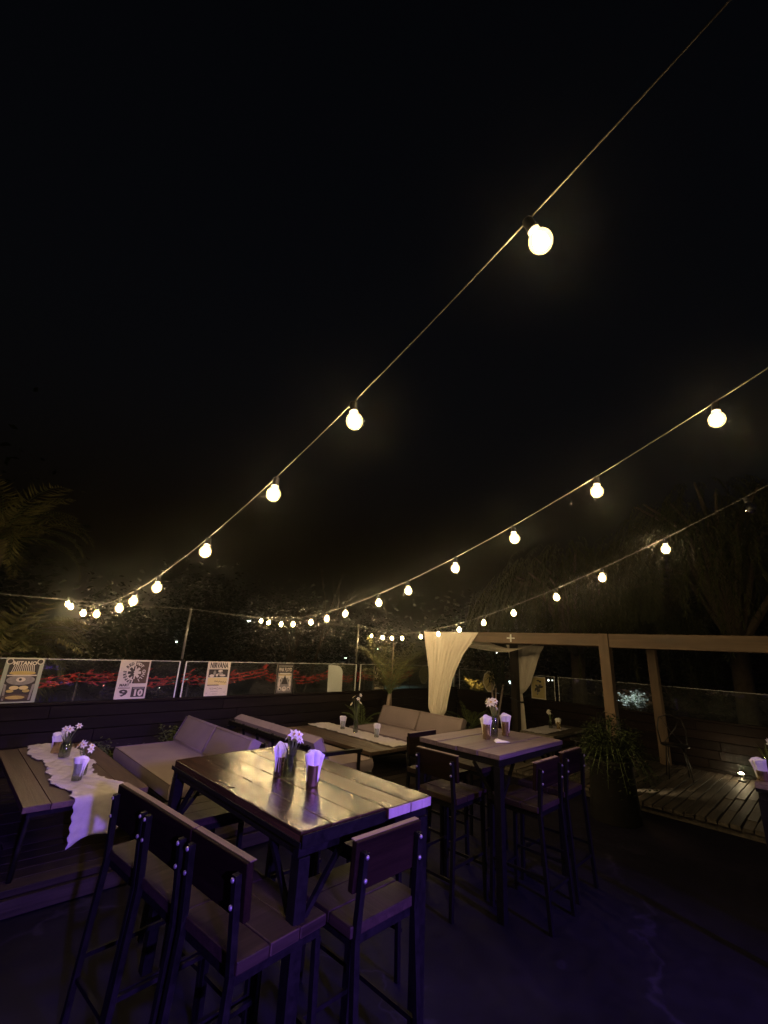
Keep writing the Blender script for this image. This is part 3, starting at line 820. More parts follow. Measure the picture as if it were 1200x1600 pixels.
def drape(outline, X, nfold, amp, mb, nz=50, nu=64, bell=.0, sgn=-1, seed=0.0):
    # outline: (z, y_left, y_right), from the beam down; folds run from the beam to the tie
    def at(z):
        for (za, la, ra), (zb, lb, rb) in zip(outline, outline[1:]):
            if za >= z >= zb:
                t = (za - z) / (za - zb); return la + (lb - la) * t, ra + (rb - ra) * t
        return outline[-1][1:]
    z0, z1 = outline[0][0], outline[-1][0]; W0 = abs(outline[0][1] - outline[0][2])
    def fn(u, v):
        z = z0 + (z1 - z0) * v; l, r = at(z)
        w = abs(l - r); k = min(1, (v * 6))
        y = l + (r - l) * u
        f = sin(nfold * 2 * pi * u + 1.2 * sin(3 * v + seed) + seed) + .45 * sin(nfold * 4.7 * pi * u + 2 * v + seed * 2)
        x = X + sgn * (.022 + amp * k * f * (0.35 + .65 * min(1, w / W0 + .25)) + bell * sin(pi * u) * v * v)
        return (x, y, z + .006 * f * k)
    mb.grid(fn, nu, nz)
m = MB()
drape([(2.112, 5.78, 4.50), (1.95, 5.75, 4.63), (1.71, 5.69, 4.83), (1.40, 5.63, 5.00), (1.28, 5.62, 5.06), (1.0, 5.62, 5.14), (.72, 5.625, 5.21), (.64, 5.58, 5.27), (.585, 5.50, 5.34)], 6.96, 8, .022, m, 64, 90, .10)
t = thing('curtain', 'large cream curtain gathered and tied at the left end of the pergola beam', 'curtain', (0, 0, 0), 0, 'tied back curtains on the pergola')
m.build('drape', MT['curtain'], t, 0, 2, .002)
m = MB(); drape([(.60, 5.49, 5.35), (.5, 5.49, 5.33), (.3, 5.51, 5.30), (.17, 5.53, 5.28)], 6.93, 4, .014, m, 20, 40); m.build('tail', MT['curtain'], t, 0, 2, .002)
m = MB(); drape([(.612, 5.515, 5.325), (.585, 5.515, 5.325)], 6.915, 1, .002, m, 3, 12, .03); m.build('tie', MT['gauze'], t, 0, 2, .006)
t = thing('curtain', 'smaller shaded curtain tied to the rear pergola post', 'curtain', (0, 0, 0), 0, 'tied back curtains on the pergola')
m = MB(); drape([(1.975, 5.33, 4.42), (1.80, 5.28, 4.52), (1.39, 5.17, 4.68), (1.16, 5.12, 4.78), (1.02, 5.10, 4.90), (.96, 5.10, 4.98)], 9.40, 7, .018, m, 40, 64, .06)
m.build('drape', MT['curtain'], t, 0, 2, .002)
m = MB(); drape([(.97, 5.11, 4.97), (.7, 5.15, 4.93), (.13, 5.20, 4.90)], 9.38, 4, .016, m, 20, 40); m.build('tail', MT['curtain'], t, 0, 2, .002)
m = MB(); m.bar((9.16, 5.16, .86), (9.16, 4.90, .80), .012, .03); m.bar((9.16, 4.90, .80), (9.45, 4.90, .80), .012, .03); m.bar((9.16, 5.16, .86), (9.45, 5.16, .86), .012, .03); m.build('tie', MT['black_plastic'], t)
def swag():
    def fn(u, v):
        y = 5.42 - 1.5 * u; s = sin(pi * min(1, max(0, (u - .05) / .95)))
        top = 1.985 - .11 * max(0, sin(pi * min(1, max(0, (u - .30) / .70)))) ** 1
        bot = 1.86 - .06 * sin(pi * u) + .12 * max(0, u - .6) / .4
        bot = min(bot, top - .004)
        return (8.0 + .10 * sin(pi * v) * s + .012 * sin(20 * v) , y, top + (bot - top) * v)
    m = MB(); m.grid(fn, 50, 16); return m
tag(swag().build('cloth_swag', MT['curtain'], None, 0, 2, .002), 'cream cloth swag sagging under the pergola roof beside the big curtain', 'swag')

# ------------------------------------------------------------------ lettering helper and posters
def text_mesh(mb, s, M, size, mi, sx=1.0, align='CENTER', bold=0.0):
    cu = bpy.data.curves.new('txt', 'FONT'); cu.body = s; cu.size = size; cu.align_x = align; cu.align_y = 'CENTER'; cu.offset = bold; cu.resolution_u = 2
    o = bpy.data.objects.new('txt', cu); COL.objects.link(o)
    dg = bpy.context.evaluated_depsgraph_get(); me = bpy.data.meshes.new_from_object(o.evaluated_get(dg))
    sc = Matrix.Scale(sx, 4, (1, 0, 0))
    mb._add([tuple(v.co) for v in me.vertices], [tuple(p.vertices) for p in me.polygons], False, mi, M @ sc)
    bpy.data.objects.remove(o); bpy.data.curves.remove(cu); bpy.data.meshes.remove(me)
def T(x, y, z=0, rz=0): return Matrix.Translation((x, y, z)) @ Matrix.Rotation(rz, 4, 'Z')
def poster_base(w, h, mt):
    return MB().bb(-w / 2, w / 2, -h / 2, h / 2, -.004, 0)
def rect(mb, x0, x1, y0, y1, z, mi): mb.poly([(x0, y0, z), (x1, y0, z), (x1, y1, z), (x0, y1, z)], mi)
def disc(mb, x, y, rx, ry, z, mi, n=20, a0=0, a1=2 * pi): mb.poly([(x + rx * cos(a0 + (a1 - a0) * k / n), y + ry * sin(a0 + (a1 - a0) * k / n), z) for k in range(n)], mi)
def place_poster(name, label, x, z, inks, sheet, mats, Y=6.885, lean=R(3), rz=0.0, side=False, h=.5, group='band posters on the glass'):
    t = thing(name, label, 'poster', (0, 0, 0), 0, group)
    Mx = Matrix.Translation((x, Y, z)) @ Matrix.Rotation(pi / 2 - lean, 4, 'X') if not side else Matrix.Translation((Y, x, z)) @ Matrix.Rotation(-pi / 2, 4, 'Z') @ Matrix.Rotation(pi / 2 - lean, 4, 'X')
    t.matrix_world = Mx
    sheet.build('sheet', mats[0], t); inks.build('print', mats, t)
    return t
PM = [MT['white_ink'], MT['dark_ink'], MT['green_ink'], MT['grey_ink'], MT['gold_ink'], MT['yellow_ink'], MT['brown_ink'], MT['pale_board'], MT['mustard']]
e1, e2, e3, e4 = .0008, .0016, .0024, .0032
# 1: sage bordered poster, long-legged lettering over a grey and gold picture
i = MB(); w, h = .37, .50
rect(i, -w/2, w/2, -h/2, h/2, e1, 2); rect(i, -.145, .145, -.235, .235, e2, 1)
for s in (-1, 1): disc(i, s * .145, .208, .034, .034, e3, 0); disc(i, s * .145, .208, .025, .025, e4, 1)
rect(i, -.19, .19, .238, .243, e3, 0)
text_mesh(i, 'MITANO', T(0, .187, e3), .058, 0, 1.0, bold=.002)
for k in range(12):
    x = -.092 + k * .0165; i.poly([(x - .0035, .17, e4), (x + .0035, .17, e4), (x * 1.18 + .004, .085, e4), (x * 1.18 - .004, .085, e4)], 0)
disc(i, 0, .078, .125, .024, e4, 4); rect(i, -.14, .14, .045, .058, e4 + .0004, 0)
disc(i, 0, .0, .135, .055, e3, 3); disc(i, .0, .005, .045, .026, e4, 0); disc(i, -.005, .006, .014, .014, e4 + .0006, 1)
for s in (-1, 1):
    disc(i, s * .045, -.085, .045, .022, e3, 5); disc(i, s * .075, -.12, .035, .016, e4, 4)
    i.poly([(s * .12, -.05, e3), (s * .145, -.04, e3), (s * .13, -.22, e3), (s * .11, -.22, e3)], 3)
disc(i, -.01, -.185, .13, .035, e3, 6); disc(i, -.01, -.19, .09, .02, e4, 4)
place_poster('band_poster', 'sage bordered poster with tall lettering at the far left end', .835, 1.172, i, poster_base(w, h, None), PM)
# 2: ring lettering with a split asterisk, and the two dates
i = MB(); w, h = .385, .50
rect(i, -w/2, w/2, -h/2, h/2, e1, 0); rect(i, .0, .172, -.055, .23, e2, 6)
word = 'RED HOT CHILI PEPPERS '
rad = .118; cyy = .085
for k, ch in enumerate(word):
    a = R(142) - 2 * pi * k / len(word)
    mi = 0 if cos(a) > .06 else 1
    if ch != ' ': text_mesh(i, ch, T(rad * cos(a), cyy + rad * sin(a), e3, a - pi / 2), .052, mi, .9, bold=.0028)
for k in range(8):
    a = 2 * pi * k / 8 + pi / 2; dx_, dy_ = cos(a), sin(a); px_, py_ = -dy_, dx_; ww = .017; L = .083
    if abs(dx_) < .01:
        for s, mi in ((-1, 1), (1, 0)):
            i.poly([(0, cyy, e3), (s * ww, cyy, e3), (s * ww, cyy + dy_ * L, e3), (0, cyy + dy_ * L, e3)][:: (1 if s * dy_ > 0 else -1)], mi)
    else:
        mi = 0 if dx_ > 0 else 1
        i.poly([(px_ * ww, cyy + py_ * ww, e3 + .0003 * k), (-px_ * ww, cyy - py_ * ww, e3 + .0003 * k), (dx_ * L - px_ * ww, cyy + dy_ * L - py_ * ww, e3 + .0003 * k), (dx_ * L + px_ * ww, cyy + dy_ * L + py_ * ww, e3 + .0003 * k)], mi)
rect(i, -.172, -.006, -.225, -.115, e2, 0); rect(i, .006, .172, -.228, -.10, e2, 1)
text_mesh(i, 'MART', T(-.095, -.075, e3), .045, 1, 1.0, bold=.002); text_mesh(i, '9', T(-.09, -.178, e3), .115, 1, 1.9, bold=.004); text_mesh(i, '10', T(.09, -.178, e3), .11, 0, 1.15, bold=.005)
rect(i, -.165, -.02, -.118, -.112, e3, 6); rect(i, .02, .16, -.122, -.108, e3, 3); rect(i, .015, .165, -.09, -.075, e3, 0)
for k in range(9): rect(i, -.16 + k * .016, -.15 + k * .016, -.108, -.098, e3, 3)
place_poster('band_poster', 'cream and brown poster with ring lettering and dates 9 and 10', 2.055, 1.17, i, poster_base(w, h, None), PM, lean=R(2))
# 3: NIRVANA
i = MB(); w, h = .37, .50
rect(i, -w/2, w/2, -h/2, h/2, e1, 0); text_mesh(i, 'NIRVANA', T(0, .190, e2), .112, 1, .60, bold=.004)
rect(i, -.155, .155, .02, .135, e2, 1)
for (x, y, a, b, mi) in ((-.06, .085, .022, .034, 3), (.03, .11, .038, .018, 0), (.035, .07, .045, .022, 3), (.07, .045, .05, .014, 0), (-.02, .05, .02, .02, 0), (.05, .095, .012, .012, 1), (-.1, .04, .04, .02, 0)): disc(i, x, y, a, b, e3, mi)
rect(i, -.155, .155, -.095, .012, e2, 5)
def scrib(x0, x1, y, a, mi, z=e3, th=.005, sl=.0, n=26, f=9.0):
    for k in range(n):
        t0, t1 = k / n, (k + 1) / n
        def P(t): return (x0 + (x1 - x0) * t, y + sl * t + a * sin(f * 6.28 * t + y * 50) * (.5 + .5 * sin(13 * t + y * 91)))
        p, q = P(t0), P(t1); i.poly([(p[0], p[1] - th / 2, z), (q[0], q[1] - th / 2, z), (q[0], q[1] + th / 2, z), (p[0], p[1] + th / 2, z)], mi)
scrib(-.05, .15, -.035, .012, 6, e3, .008, -.025, 30, 6); scrib(-.155, .03, -.095, .006, 6, e3, .012)
scrib(-.11, .09, -.145, .018, 6, e3, .006, 0, 34, 7); scrib(-.09, .03, -.185, .006, 3, e3); scrib(-.06, .02, -.222, .005, 3, e3); scrib(-.165, -.135, -.21, .015, 3, e3); scrib(.11, .15, -.2, .018, 3, e3)
place_poster('band_poster', 'NIRVANA poster with black picture panel and yellow band', 3.265, 1.168, i, poster_base(w, h, None), PM, lean=R(2))
# 4: dark ornate poster with a pyramid
i = MB(); w, h = .345, .49
rect(i, -w/2, w/2, -h/2, h/2, e1, 1); rect(i, -.145, .145, -.225, .215, e2, 3)
rect(i, -.145, .145, .095, .20, e3, 1); text_mesh(i, 'PINK FLOYD', T(0, .145, e4), .085, 0, .55, bold=.002)
rect(i, -.11, .11, .075, .095, e3, 0); rect(i, -.13, .13, .05, .068, e3, 4); disc(i, .0, .04, .13, .03, e3, 0)
i.poly([(-.068, -.09, e4), (.068, -.09, e4), (.0, .06, e4)], 1)
for s in (-1, 1):
    disc(i, s * .095, -.02, .03, .045, e4, 0); disc(i, s * .11, -.085, .022, .05, e4, 0); disc(i, s * .09, -.16, .035, .028, e4, 0); disc(i, s * .088, -.168, .018, .014, e4 + .0005, 1)
    disc(i, s * .085, -.03, .010, .025, e4 + .0005, 1)
rect(i, -.065, .065, -.118, -.10, e4, 3); disc(i, 0, -.165, .045, .04, e4, 0); disc(i, -.012, -.155, .008, .008, e4 + .0005, 1); disc(i, .014, -.155, .008, .008, e4 + .0005, 1)
for k in range(12): rect(i, -.13 + k * .022, -.117 + k * .022, -.22, -.205, e4, 1)
place_poster('band_poster', 'narrow ornate black poster with a dark triangle in its middle', 4.49, 1.155, i, poster_base(w, h, None), PM, lean=R(2))
# 5: blank pale board with a rounded corner
i = MB(); pts = [(-.18, -.245), (.175, -.245), (.175, .09)] + [(.175 - .155 * (1 - cos(a)), .09 + .145 * sin(a)) for a in [R(x) for x in (20, 40, 60, 80, 90)]] + [(-.18, .245)]
sh = MB(); n = len(pts); sh._add([(x, y, -.006) for x, y in pts] + [(x, y, 0) for x, y in pts], [tuple(range(n - 1, -1, -1)), tuple(range(n, 2 * n))] + [(k, (k + 1) % n, n + (k + 1) % n, n + k) for k in range(n)])
o = sh.build('blank_board', MT['pale_board']); o.matrix_world = Matrix.Translation((5.63, 6.885, 1.15)) @ Matrix.Rotation(pi / 2 - R(2), 4, 'X')
tag(o, 'blank pale grey board with one rounded corner on the glass', 'board')
# 6: busy dark poster behind the palm
i = MB(); w, h = .29, .47
rect(i, -w/2, w/2, -h/2, h/2, e1, 1); rnd = random.Random(5)
for k in range(46):
    x, y = rnd.uniform(-.12, .12), rnd.uniform(-.02, .2); disc(i, x, y, rnd.uniform(.008, .022), rnd.uniform(.01, .03), e2 + k * .00003, 0 if k % 3 else 3, 8)
for k in range(14): disc(i, rnd.uniform(-.13, .02), rnd.uniform(-.14, -.05), .015, .02, e2 + k * .00003, 3, 8)
rect(i, -.13, .13, -.215, -.17, e2, 0); rect(i, .0, .12, -.19, -.18, e3, 1)
place_poster('band_poster', 'busy dark poster half hidden behind the small palm fronds', 6.82, 1.145, i, poster_base(w, h, None), PM, lean=R(2))
# 7: framed picture on the side wall
i = MB(); w, h = .33, .455
rect(i, -w/2, w/2, -h/2, h/2, e1, 0); rect(i, -.145, .145, -.205, .205, e2, 8); rnd = random.Random(9)
for k in range(40):
    a = rnd.uniform(0, 6.28); q = rnd.random() ** .6; disc(i, .10 * q * cos(a), .01 + .14 * q * sin(a), rnd.uniform(.01, .03), rnd.uniform(.012, .03), e3 + k * .00003, 1 if k % 4 else 3, 9)
place_poster('band_poster', 'mustard and black poster standing on the side wall right of the rear curtain', 4.68, 1.10, i, poster_base(w, h, None), PM, Y=9.535, side=True, lean=R(2))
# scalloped plaque
pts = []
for k in range(72):
    a = 2 * pi * k / 72; rr_ = 1 + .06 * abs(sin(6 * a)) ; pts.append((.165 * rr_ * cos(a) * (1 - .12 * (sin(a) < -.3)), .225 * rr_ * sin(a)))
sh = MB(); n = len(pts); sh._add([(x, y, -.012) for x, y in pts] + [(x, y, 0) for x, y in pts], [tuple(range(n - 1, -1, -1)), tuple(range(n, 2 * n))] + [(k, (k + 1) % n, n + (k + 1) % n, n + k) for k in range(n)])
t = thing('scalloped_plaque', 'oval mustard plaque with a scalloped rim on the side wall glass', 'plaque')
t.matrix_world = Matrix.Translation((9.53, 5.90, 1.125)) @ Matrix.Rotation(-pi / 2, 4, 'Z') @ Matrix.Rotation(pi / 2 - R(2), 4, 'X')
sh.build('board', MT['white_ink'], t)
sh = MB(); pts2 = [(x * .86, y * .88) for x, y in pts]; sh.poly([(x, y, .0015) for x, y in pts2]); sh.build('face', MT['mustard'], t)

# ------------------------------------------------------------------ plants
def frond(mb, base, az, el, L, droop, nl=26, lw=.012, ll=.28, mi=0, rmi=1):
    pts = []
    for i in range(nl + 1):
        t = i / nl
        e = el - droop * t * t
        r = L * t
        pts.append(None)
    p = Vector(base); d = Vector((cos(az), sin(az), 0)); pts = [p.copy()]
    for i in range(nl):
        t = (i + .5) / nl; e = el - droop * t ** 1.4
        p = p + (d * cos(e) + Vector((0, 0, 1)) * sin(e)) * (L / nl); pts.append(p.copy())
    mb.tube(pts, [.008 * (1 - .8 * i / nl) for i in range(nl + 1)], 4, rmi, False)
    s = d.cross(Vector((0, 0, 1)))
    for i in range(3, nl + 1):
        t = i / nl; tang = (pts[i] - pts[i - 1]).normalized(); up = s.cross(tang)
        l = ll * (sin(pi * min(1, t * .9 + .08)) ** .7) * random.uniform(.85, 1.1)
        for sg in (-1, 1):
            dd = (s * sg * .8 + tang * .75 - Vector((0, 0, 1)) * random.uniform(.05, .45)).normalized()
            mb.leaf(pts[i], dd, up, l, lw, mi, -.2)
# small palm by the wall
t = thing('small_palm', 'small palm with a thin trunk and arching fronds before the back wall', 'palm', (6.55, 6.35, .16))
m = MB(); m.tube([(0, 0, 0), (.0, .0, .35), (.03, .0, .62), (.05, 0, .74)], [.05, .042, .036, .03], 8); m.tube([(.09, -.03, 0), (.08, -.02, .5)], [.03, .02], 6); m.build('trunk', MT['pale_bark'], t)
m = MB()
for k in range(15):
    az = k * 2.4 + random.uniform(-.3, .3); el = R(random.uniform(66, 88)) if k % 4 else R(random.uniform(40, 62))
    frond(m, (.05, 0, .70), az, el, random.uniform(1.0, 1.4), random.uniform(.5, 1.3), 26, .013, .30)
m.build('fronds', [MT['leaf_palm'], MT['stem']], t)
# cane stake beside it
m = MB(); m.tube([(6.82, 6.5, .16), (6.80, 6.5, 1.2), (6.82, 6.5, 2.08)], [.012, .011, .009], 6)
tag(m.build('cane_stake', MT['pale_bark']), 'tall thin cane stake beside the small palm', 'stake')
# yucca-like canes under the pergola
t = thing('cane_plant', 'bare cane trunks topped by dark leaves under the pergola', 'plant', (8.8, 5.3, .16))
m = MB()
for (x, y, X2, Y2, hh) in ((0, 0, .0, -.19, .98), (-.02, .03, .02, .06, 1.0), (.03, .06, .0, .1, .62), (0, .01, -.05, -.05, .9)):
    m.tube([(x, y, 0), (x + X2 * .5, y + Y2 * .45, hh * .5), (x + X2, y + Y2, hh)], [.022, .02, .018], 7)
m.build('trunk', MT['pale_bark'], t)
m = MB()
for (x, y, zz) in ((0, -.19, .98), (.0, .09, 1.0), (-.05, -.04, .92)):
    for k in range(60):
        a = random.uniform(0, 6.28); e = random.uniform(-.5, 1.4)
        m.leaf(Vector((x, y, zz + random.uniform(0, .3))), Vector((cos(a) * cos(e), sin(a) * cos(e), sin(e))), Vector((0, 0, 1)), random.uniform(.25, .42), .03, 0, .3)
m.build('crown', MT['leaf_dark'], t)
# cycads
def cycad(loc, label, L, n):
    t = thing('cycad', label, 'plant', loc, 0, 'cycads on the deck')
    m = MB(); m.lathe([(.07, 0), (.09, .08), (.06, .18)], 10); m.build('trunk', MT['bark'], t)
    m = MB()
    for k in range(n): frond(m, (0, 0, .17), k * 2.4, R(random.uniform(20, 75)), L * random.uniform(.8, 1.1), random.uniform(.5, 1.2), 20, .014, .11)
    m.build('fronds', [MT['leaf_cycad'], MT['stem']], t)
cycad((7.6, 5.15, .16), 'spiky cycad beside the big curtain behind the weathered table', .62, 20)
cycad((5.9, 6.35, .16), 'low spiky cycad in the corner behind the far sofa', .5, 16)
# ferny weeds behind the left sofa
def shrub(loc, label, r, h, n, ls, name='low_shrub', mt='leaf_dark', group=None, cat='plant'):
    t = thing(name, label, cat, loc, 0, group)
    m = MB(); ml = MB()
    for k in range(max(6, n // 40)):
        a = random.uniform(0, 6.28); q = random.random() ** .5
        top = Vector((cos(a) * r * q, sin(a) * r * q, h * random.uniform(.5, 1)))
        m.tube([(0, 0, 0), tuple(top * .5 + Vector((0, 0, .06))), tuple(top)], [.007, .005, .002], 5)
        for j in range(40):
            f = random.uniform(.25, 1.05); p = top * f + Vector([random.gauss(0, r * .12) for _ in range(3)])
            a2 = random.uniform(0, 6.28)
            ml.leaf(p, Vector((cos(a2), sin(a2), random.uniform(-.5, .6))), Vector((random.uniform(-.4, .4), random.uniform(-.4, .4), 1)), ls * random.uniform(.7, 1.3), ls * .4)
    m.build('stems', MT['stem'], t); ml.build('foliage', MT[mt], t)
    return t
shrub((1.95, 6.62, .16), 'low green weeds at the wall foot behind the left sofa', .32, .30, 300, .06, mt='leaf_cycad', group='low plants at the wall foot')
shrub((2.62, 6.55, .16), 'taller weed sprig at the wall foot beside the sofa back', .2, .42, 240, .06, mt='leaf_cycad', group='low plants at the wall foot')

# planter with overhanging shrub
t = thing('planter', 'tall tapered dark planter on the floor beside the weathered table', 'planter', (6.08, 2.12, 0))
m = MB(); m.lathe([(.265, 0), (.27, .01), (.235, .57), (.245, .60), (.245, .63), (.225, .63), (.215, .58)], 28, cap=False); m.build('pot', MT['planter'], t)
m = MB(); m.lathe([(.218, .57), (.10, .59), (.01, .60)], 20, cap=False); m.build('soil', MT['soil'], t)
t = thing('planter_shrub', 'dark leafy shrub spilling over the rim of the tapered planter', 'plant', (6.08, 2.12, .58))
m = MB(); ml = MB()
for k in range(80):
    a = random.uniform(0, 6.28); q = random.random() ** .5
    tip = Vector((cos(a) * .55 * q, sin(a) * .55 * q, random.uniform(.14, .50) * (1.15 - .6 * q)))
    hang = q > .7
    if hang: tip = Vector((cos(a) * .47, sin(a) * .47, random.uniform(-.22, .16)))
    mid = Vector((tip.x * .55, tip.y * .55, max(.2, tip.z * .6 + .16)))
    m.tube([(tip.x * .15, tip.y * .15, 0), tuple(mid), tuple(tip)], [.006, .004, .002], 5)
    for j in range(46):
        f = random.uniform(.2, 1.0); p = (mid * (2 * f) if f < .5 else mid.lerp(tip, (f - .5) * 2)) + Vector([random.gauss(0, .045) for _ in range(3)])
        a2 = random.uniform(0, 6.28)
        ml.leaf(p, Vector((cos(a2), sin(a2), random.uniform(-.9, .5))), Vector((random.uniform(-.5, .5), random.uniform(-.5, .5), 1)), random.uniform(.03, .06), .022)
m.build('stems', MT['stem'], t); ml.build('foliage', MT['leaf_dark'], t)

# trees
def blob_tree(loc, label, trunk_h, r, h, n, ls, mt='leaf_dark', weep=0.0, name='tree', group='dark trees beyond the terrace', clumps=26):
    t = thing(name, label, 'tree', loc, 0, group)
    m = MB(); limbs = []
    m.tube([(0, 0, 0), (.1, .05, trunk_h * .5), (0, 0, trunk_h)], [.24, .18, .14], 8)
    cl = []
    for k in range(clumps):
        a = random.uniform(0, 6.28); q = random.random() ** .5; z = random.uniform(0, 1)
        rr_ = r * q * (1 - .5 * abs(z - .4))
        c = Vector((cos(a) * rr_, sin(a) * rr_, trunk_h + h * z)); cl.append(c)
        m.tube([(0, 0, trunk_h * .9), tuple(Vector((c.x * .5, c.y * .5, trunk_h + (c.z - trunk_h) * .6))), tuple(c)], [.07, .045, .015], 5)
    m.build('trunk', MT['bark'], t)
    ml = MB()
    for j in range(n):
        c = random.choice(cl); s = r * .22
        p = c + Vector([random.gauss(0, s) for _ in range(3)])
        a2 = random.uniform(0, 6.28)
        if weep:
            p.z -= random.random() ** 1.5 * weep
            dd = Vector((cos(a2) * .35, sin(a2) * .35, -1))
        else: dd = Vector((cos(a2), sin(a2), random.uniform(-.6, .6)))
        ml.leaf(p, dd, Vector((random.uniform(-1, 1), random.uniform(-1, 1), .6)), ls * random.uniform(.6, 1.3), ls * (.22 if weep else .5))
    ml.build('crown', MT[mt], t)
    return t
def weeping(loc, label, trunk_h, r, h, strands, group='weeping trees behind the pergola'):
    t = thing('pepper_tree', label, 'tree', loc, 0, group)
    m = MB(); ml = MB()
    m.tube([(0, 0, 0), (.15, .1, trunk_h * .5), (0, 0, trunk_h)], [.28, .22, .18], 8)
    for k in range(18):
        a = k * 2.4; q = random.uniform(.4, 1)
        tip = Vector((cos(a) * r * q, sin(a) * r * q, trunk_h + h * (1 - .55 * q * q) * random.uniform(.8, 1)))
        m.tube([(0, 0, trunk_h * .95), (tip.x * .45, tip.y * .45, trunk_h + (tip.z - trunk_h) * .8), tuple(tip)], [.10, .06, .02], 5)
    for k in range(strands):
        a = random.uniform(0, 6.28); q = random.random() ** .55
        cl = .75 + .25 * sin(a * 5 + 3 * q) 
        top = Vector((cos(a) * r * q, sin(a) * r * q, trunk_h + h * (1 - .55 * q * q) * random.uniform(.72, 1.02) * (.8 + .2 * cl)))
        L = random.uniform(.7, 2.2) * (0.6 + .6 * q)
        ph = random.uniform(0, 6)
        nn = int(L * 17)
        for j in range(nn):
            f = j / nn
            p = top + Vector((cos(a) * .5 * f ** .5 + .05 * sin(6 * f + ph), sin(a) * .5 * f ** .5 + .05 * cos(5 * f + ph), -L * f + .1 * f))
            for sg in (-1, 1):
                a2 = ph + sg * 1.57 + random.uniform(-.5, .5)
                ml.leaf(p, Vector((cos(a2) * .7, sin(a2) * .7, -.75)), Vector((0, 0, 1)) + Vector((cos(a2), sin(a2), 0)), random.uniform(.10, .17), .028)
    m.build('trunk', MT['bark'], t); ml.build('crown', MT['leaf_pepper'], t)
weeping((12.6, 5.0, GZ), 'weeping tree rising behind the curtained left half of the pergola', 5.2, 2.7, 3.2, 620)
weeping((13.0, 1.5, GZ), 'taller weeping tree behind the bare right half of the pergola', 5.6, 3.1, 4.0, 760)

def big_palm(loc, label, th, n, L, group='palms beyond the back wall'):
    t = thing('tall_palm', label, 'palm', loc, 0, group)
    m = MB(); m.tube([(0, 0, 0), (.05, .02, th * .5), (0, 0, th)], [.2, .16, .17], 9); m.build('trunk', MT['bark'], t)
    m = MB()
    for k in range(n): frond(m, (0, 0, th - .05), k * 2.4 + random.uniform(-.2, .2), R(random.uniform(-5, 80)), L * random.uniform(.8, 1.1), random.uniform(1.2, 2.4), 30, .03, .42)
    m.build('fronds', [MT['leaf_palm'], MT['stem']], t)
big_palm((.75, 8.9, GZ), 'dim bushy palm crown rising behind the sage bordered poster', 4.6, 34, 1.35)
big_palm((.35, 10.6, GZ), 'taller shadowy palm higher up at the far left', 6.5, 26, 1.8)
for (x, y, th, r, h, lab) in ((7.5, 24, 2.4, 3.2, 4.0, 'dark round tree beyond the wall left of the thin post'), (13.5, 30, 3, 4.2, 5.5, 'dark broad tree beyond the wall right of the thin post'),
        (22, 34, 3, 4.6, 5.0, 'dark tree behind the ornate poster across the road'), (32, 33, 2.6, 4.5, 4.5, 'dark tree across the road behind the second thin post'), (-2.5, 20, 3.5, 4.5, 6.5, 'tall dark tree mass at the far left beyond the palms'),
        (24, 14, 3.0, 4.0, 4.5, 'dark tree beyond the corner behind the mustard plaque'), (22, 4.5, 3, 4.2, 4.5, 'dark tree beyond the side wall seen under the pergola beam')):
    blob_tree((x, y, GZ), lab, th, r, h, 4200, .34)
# bare slender tree with leaning twigs
t = thing('bare_tree', 'bare slender twiggy tree against the sky right of the middle bulbs', 'tree', (9.6, 14.0, GZ))
m = MB()
def twig(p, d, L, r, dep):
    q = p + d * L; m.tube([tuple(p), tuple(p.lerp(q, .5) + Vector((.03, 0, .02)) * L), tuple(q)], [r, r * .8, r * .55], 5)
    if dep:
        for k in range(3):
            dd = (d + Vector((random.uniform(-.5, .5), random.uniform(-.5, .5), random.uniform(-.05, .4)))).normalized(); twig(p.lerp(q, random.uniform(.5, 1)), dd, L * random.uniform(.5, .75), r * .55, dep - 1)
twig(Vector((0, 0, 0)), Vector((.05, 0, 1)), 3.6, .07, 4); m.build('branches', MT['bark'], t)

# red netting tied along the outside of the glass
def red_net():
    m = MB(); knots = [-1.0, .6, 1.5, 2.35, 3.0, 4.35, 5.0, 5.9, 6.7, 7.6, 8.3]
    rnd = random.Random(3)
    for xa, xb in zip(knots, knots[1:]):
        za, zb = 1.13 + rnd.uniform(-.05, .04), 1.20 + rnd.uniform(-.04, .05); sag = rnd.uniform(.03, .08)
        n = int((xb - xa) * 85)
        for k in range(n):
            f = rnd.random(); x = xa + (xb - xa) * f; zc_ = za + (zb - za) * f - sag * 4 * f * (1 - f)
            hw = .062 + .022 * sin(9 * x)
            p = Vector((x, 7.30 + rnd.gauss(0, .05), zc_ + rnd.uniform(-hw, hw)))
            a = rnd.uniform(-.7, .9)
            m.leaf(p, Vector((cos(a), rnd.uniform(-.4, .4), sin(a) * .8)), Vector((rnd.uniform(-.5, .5), -1, rnd.uniform(-.2, .9))), rnd.uniform(.04, .13), rnd.uniform(.008, .028), 0, rnd.uniform(-.3, .5))
        for off in (-.05, 0, .05):
            m.tube([(xa + (xb - xa) * q / 8, 7.30 + .03 * sin(q + off * 40), za + (zb - za) * q / 8 + off - sag * 4 * q / 8 * (1 - q / 8)) for q in range(9)], .006, 4)
    return m
t = thing('safety_net', 'crumpled red netting sagging in swags beyond the glass panes', 'netting')
red_net().build('netting', MT['red_net'], t)
m = MB()
for x in (-1.0, 1.5, 3.0, 5.0, 6.7, 8.3): m.tube([(x, 7.33, GZ), (x, 7.33, 1.22)], .012, 6)
m.build('stakes', MT['bark'], t)

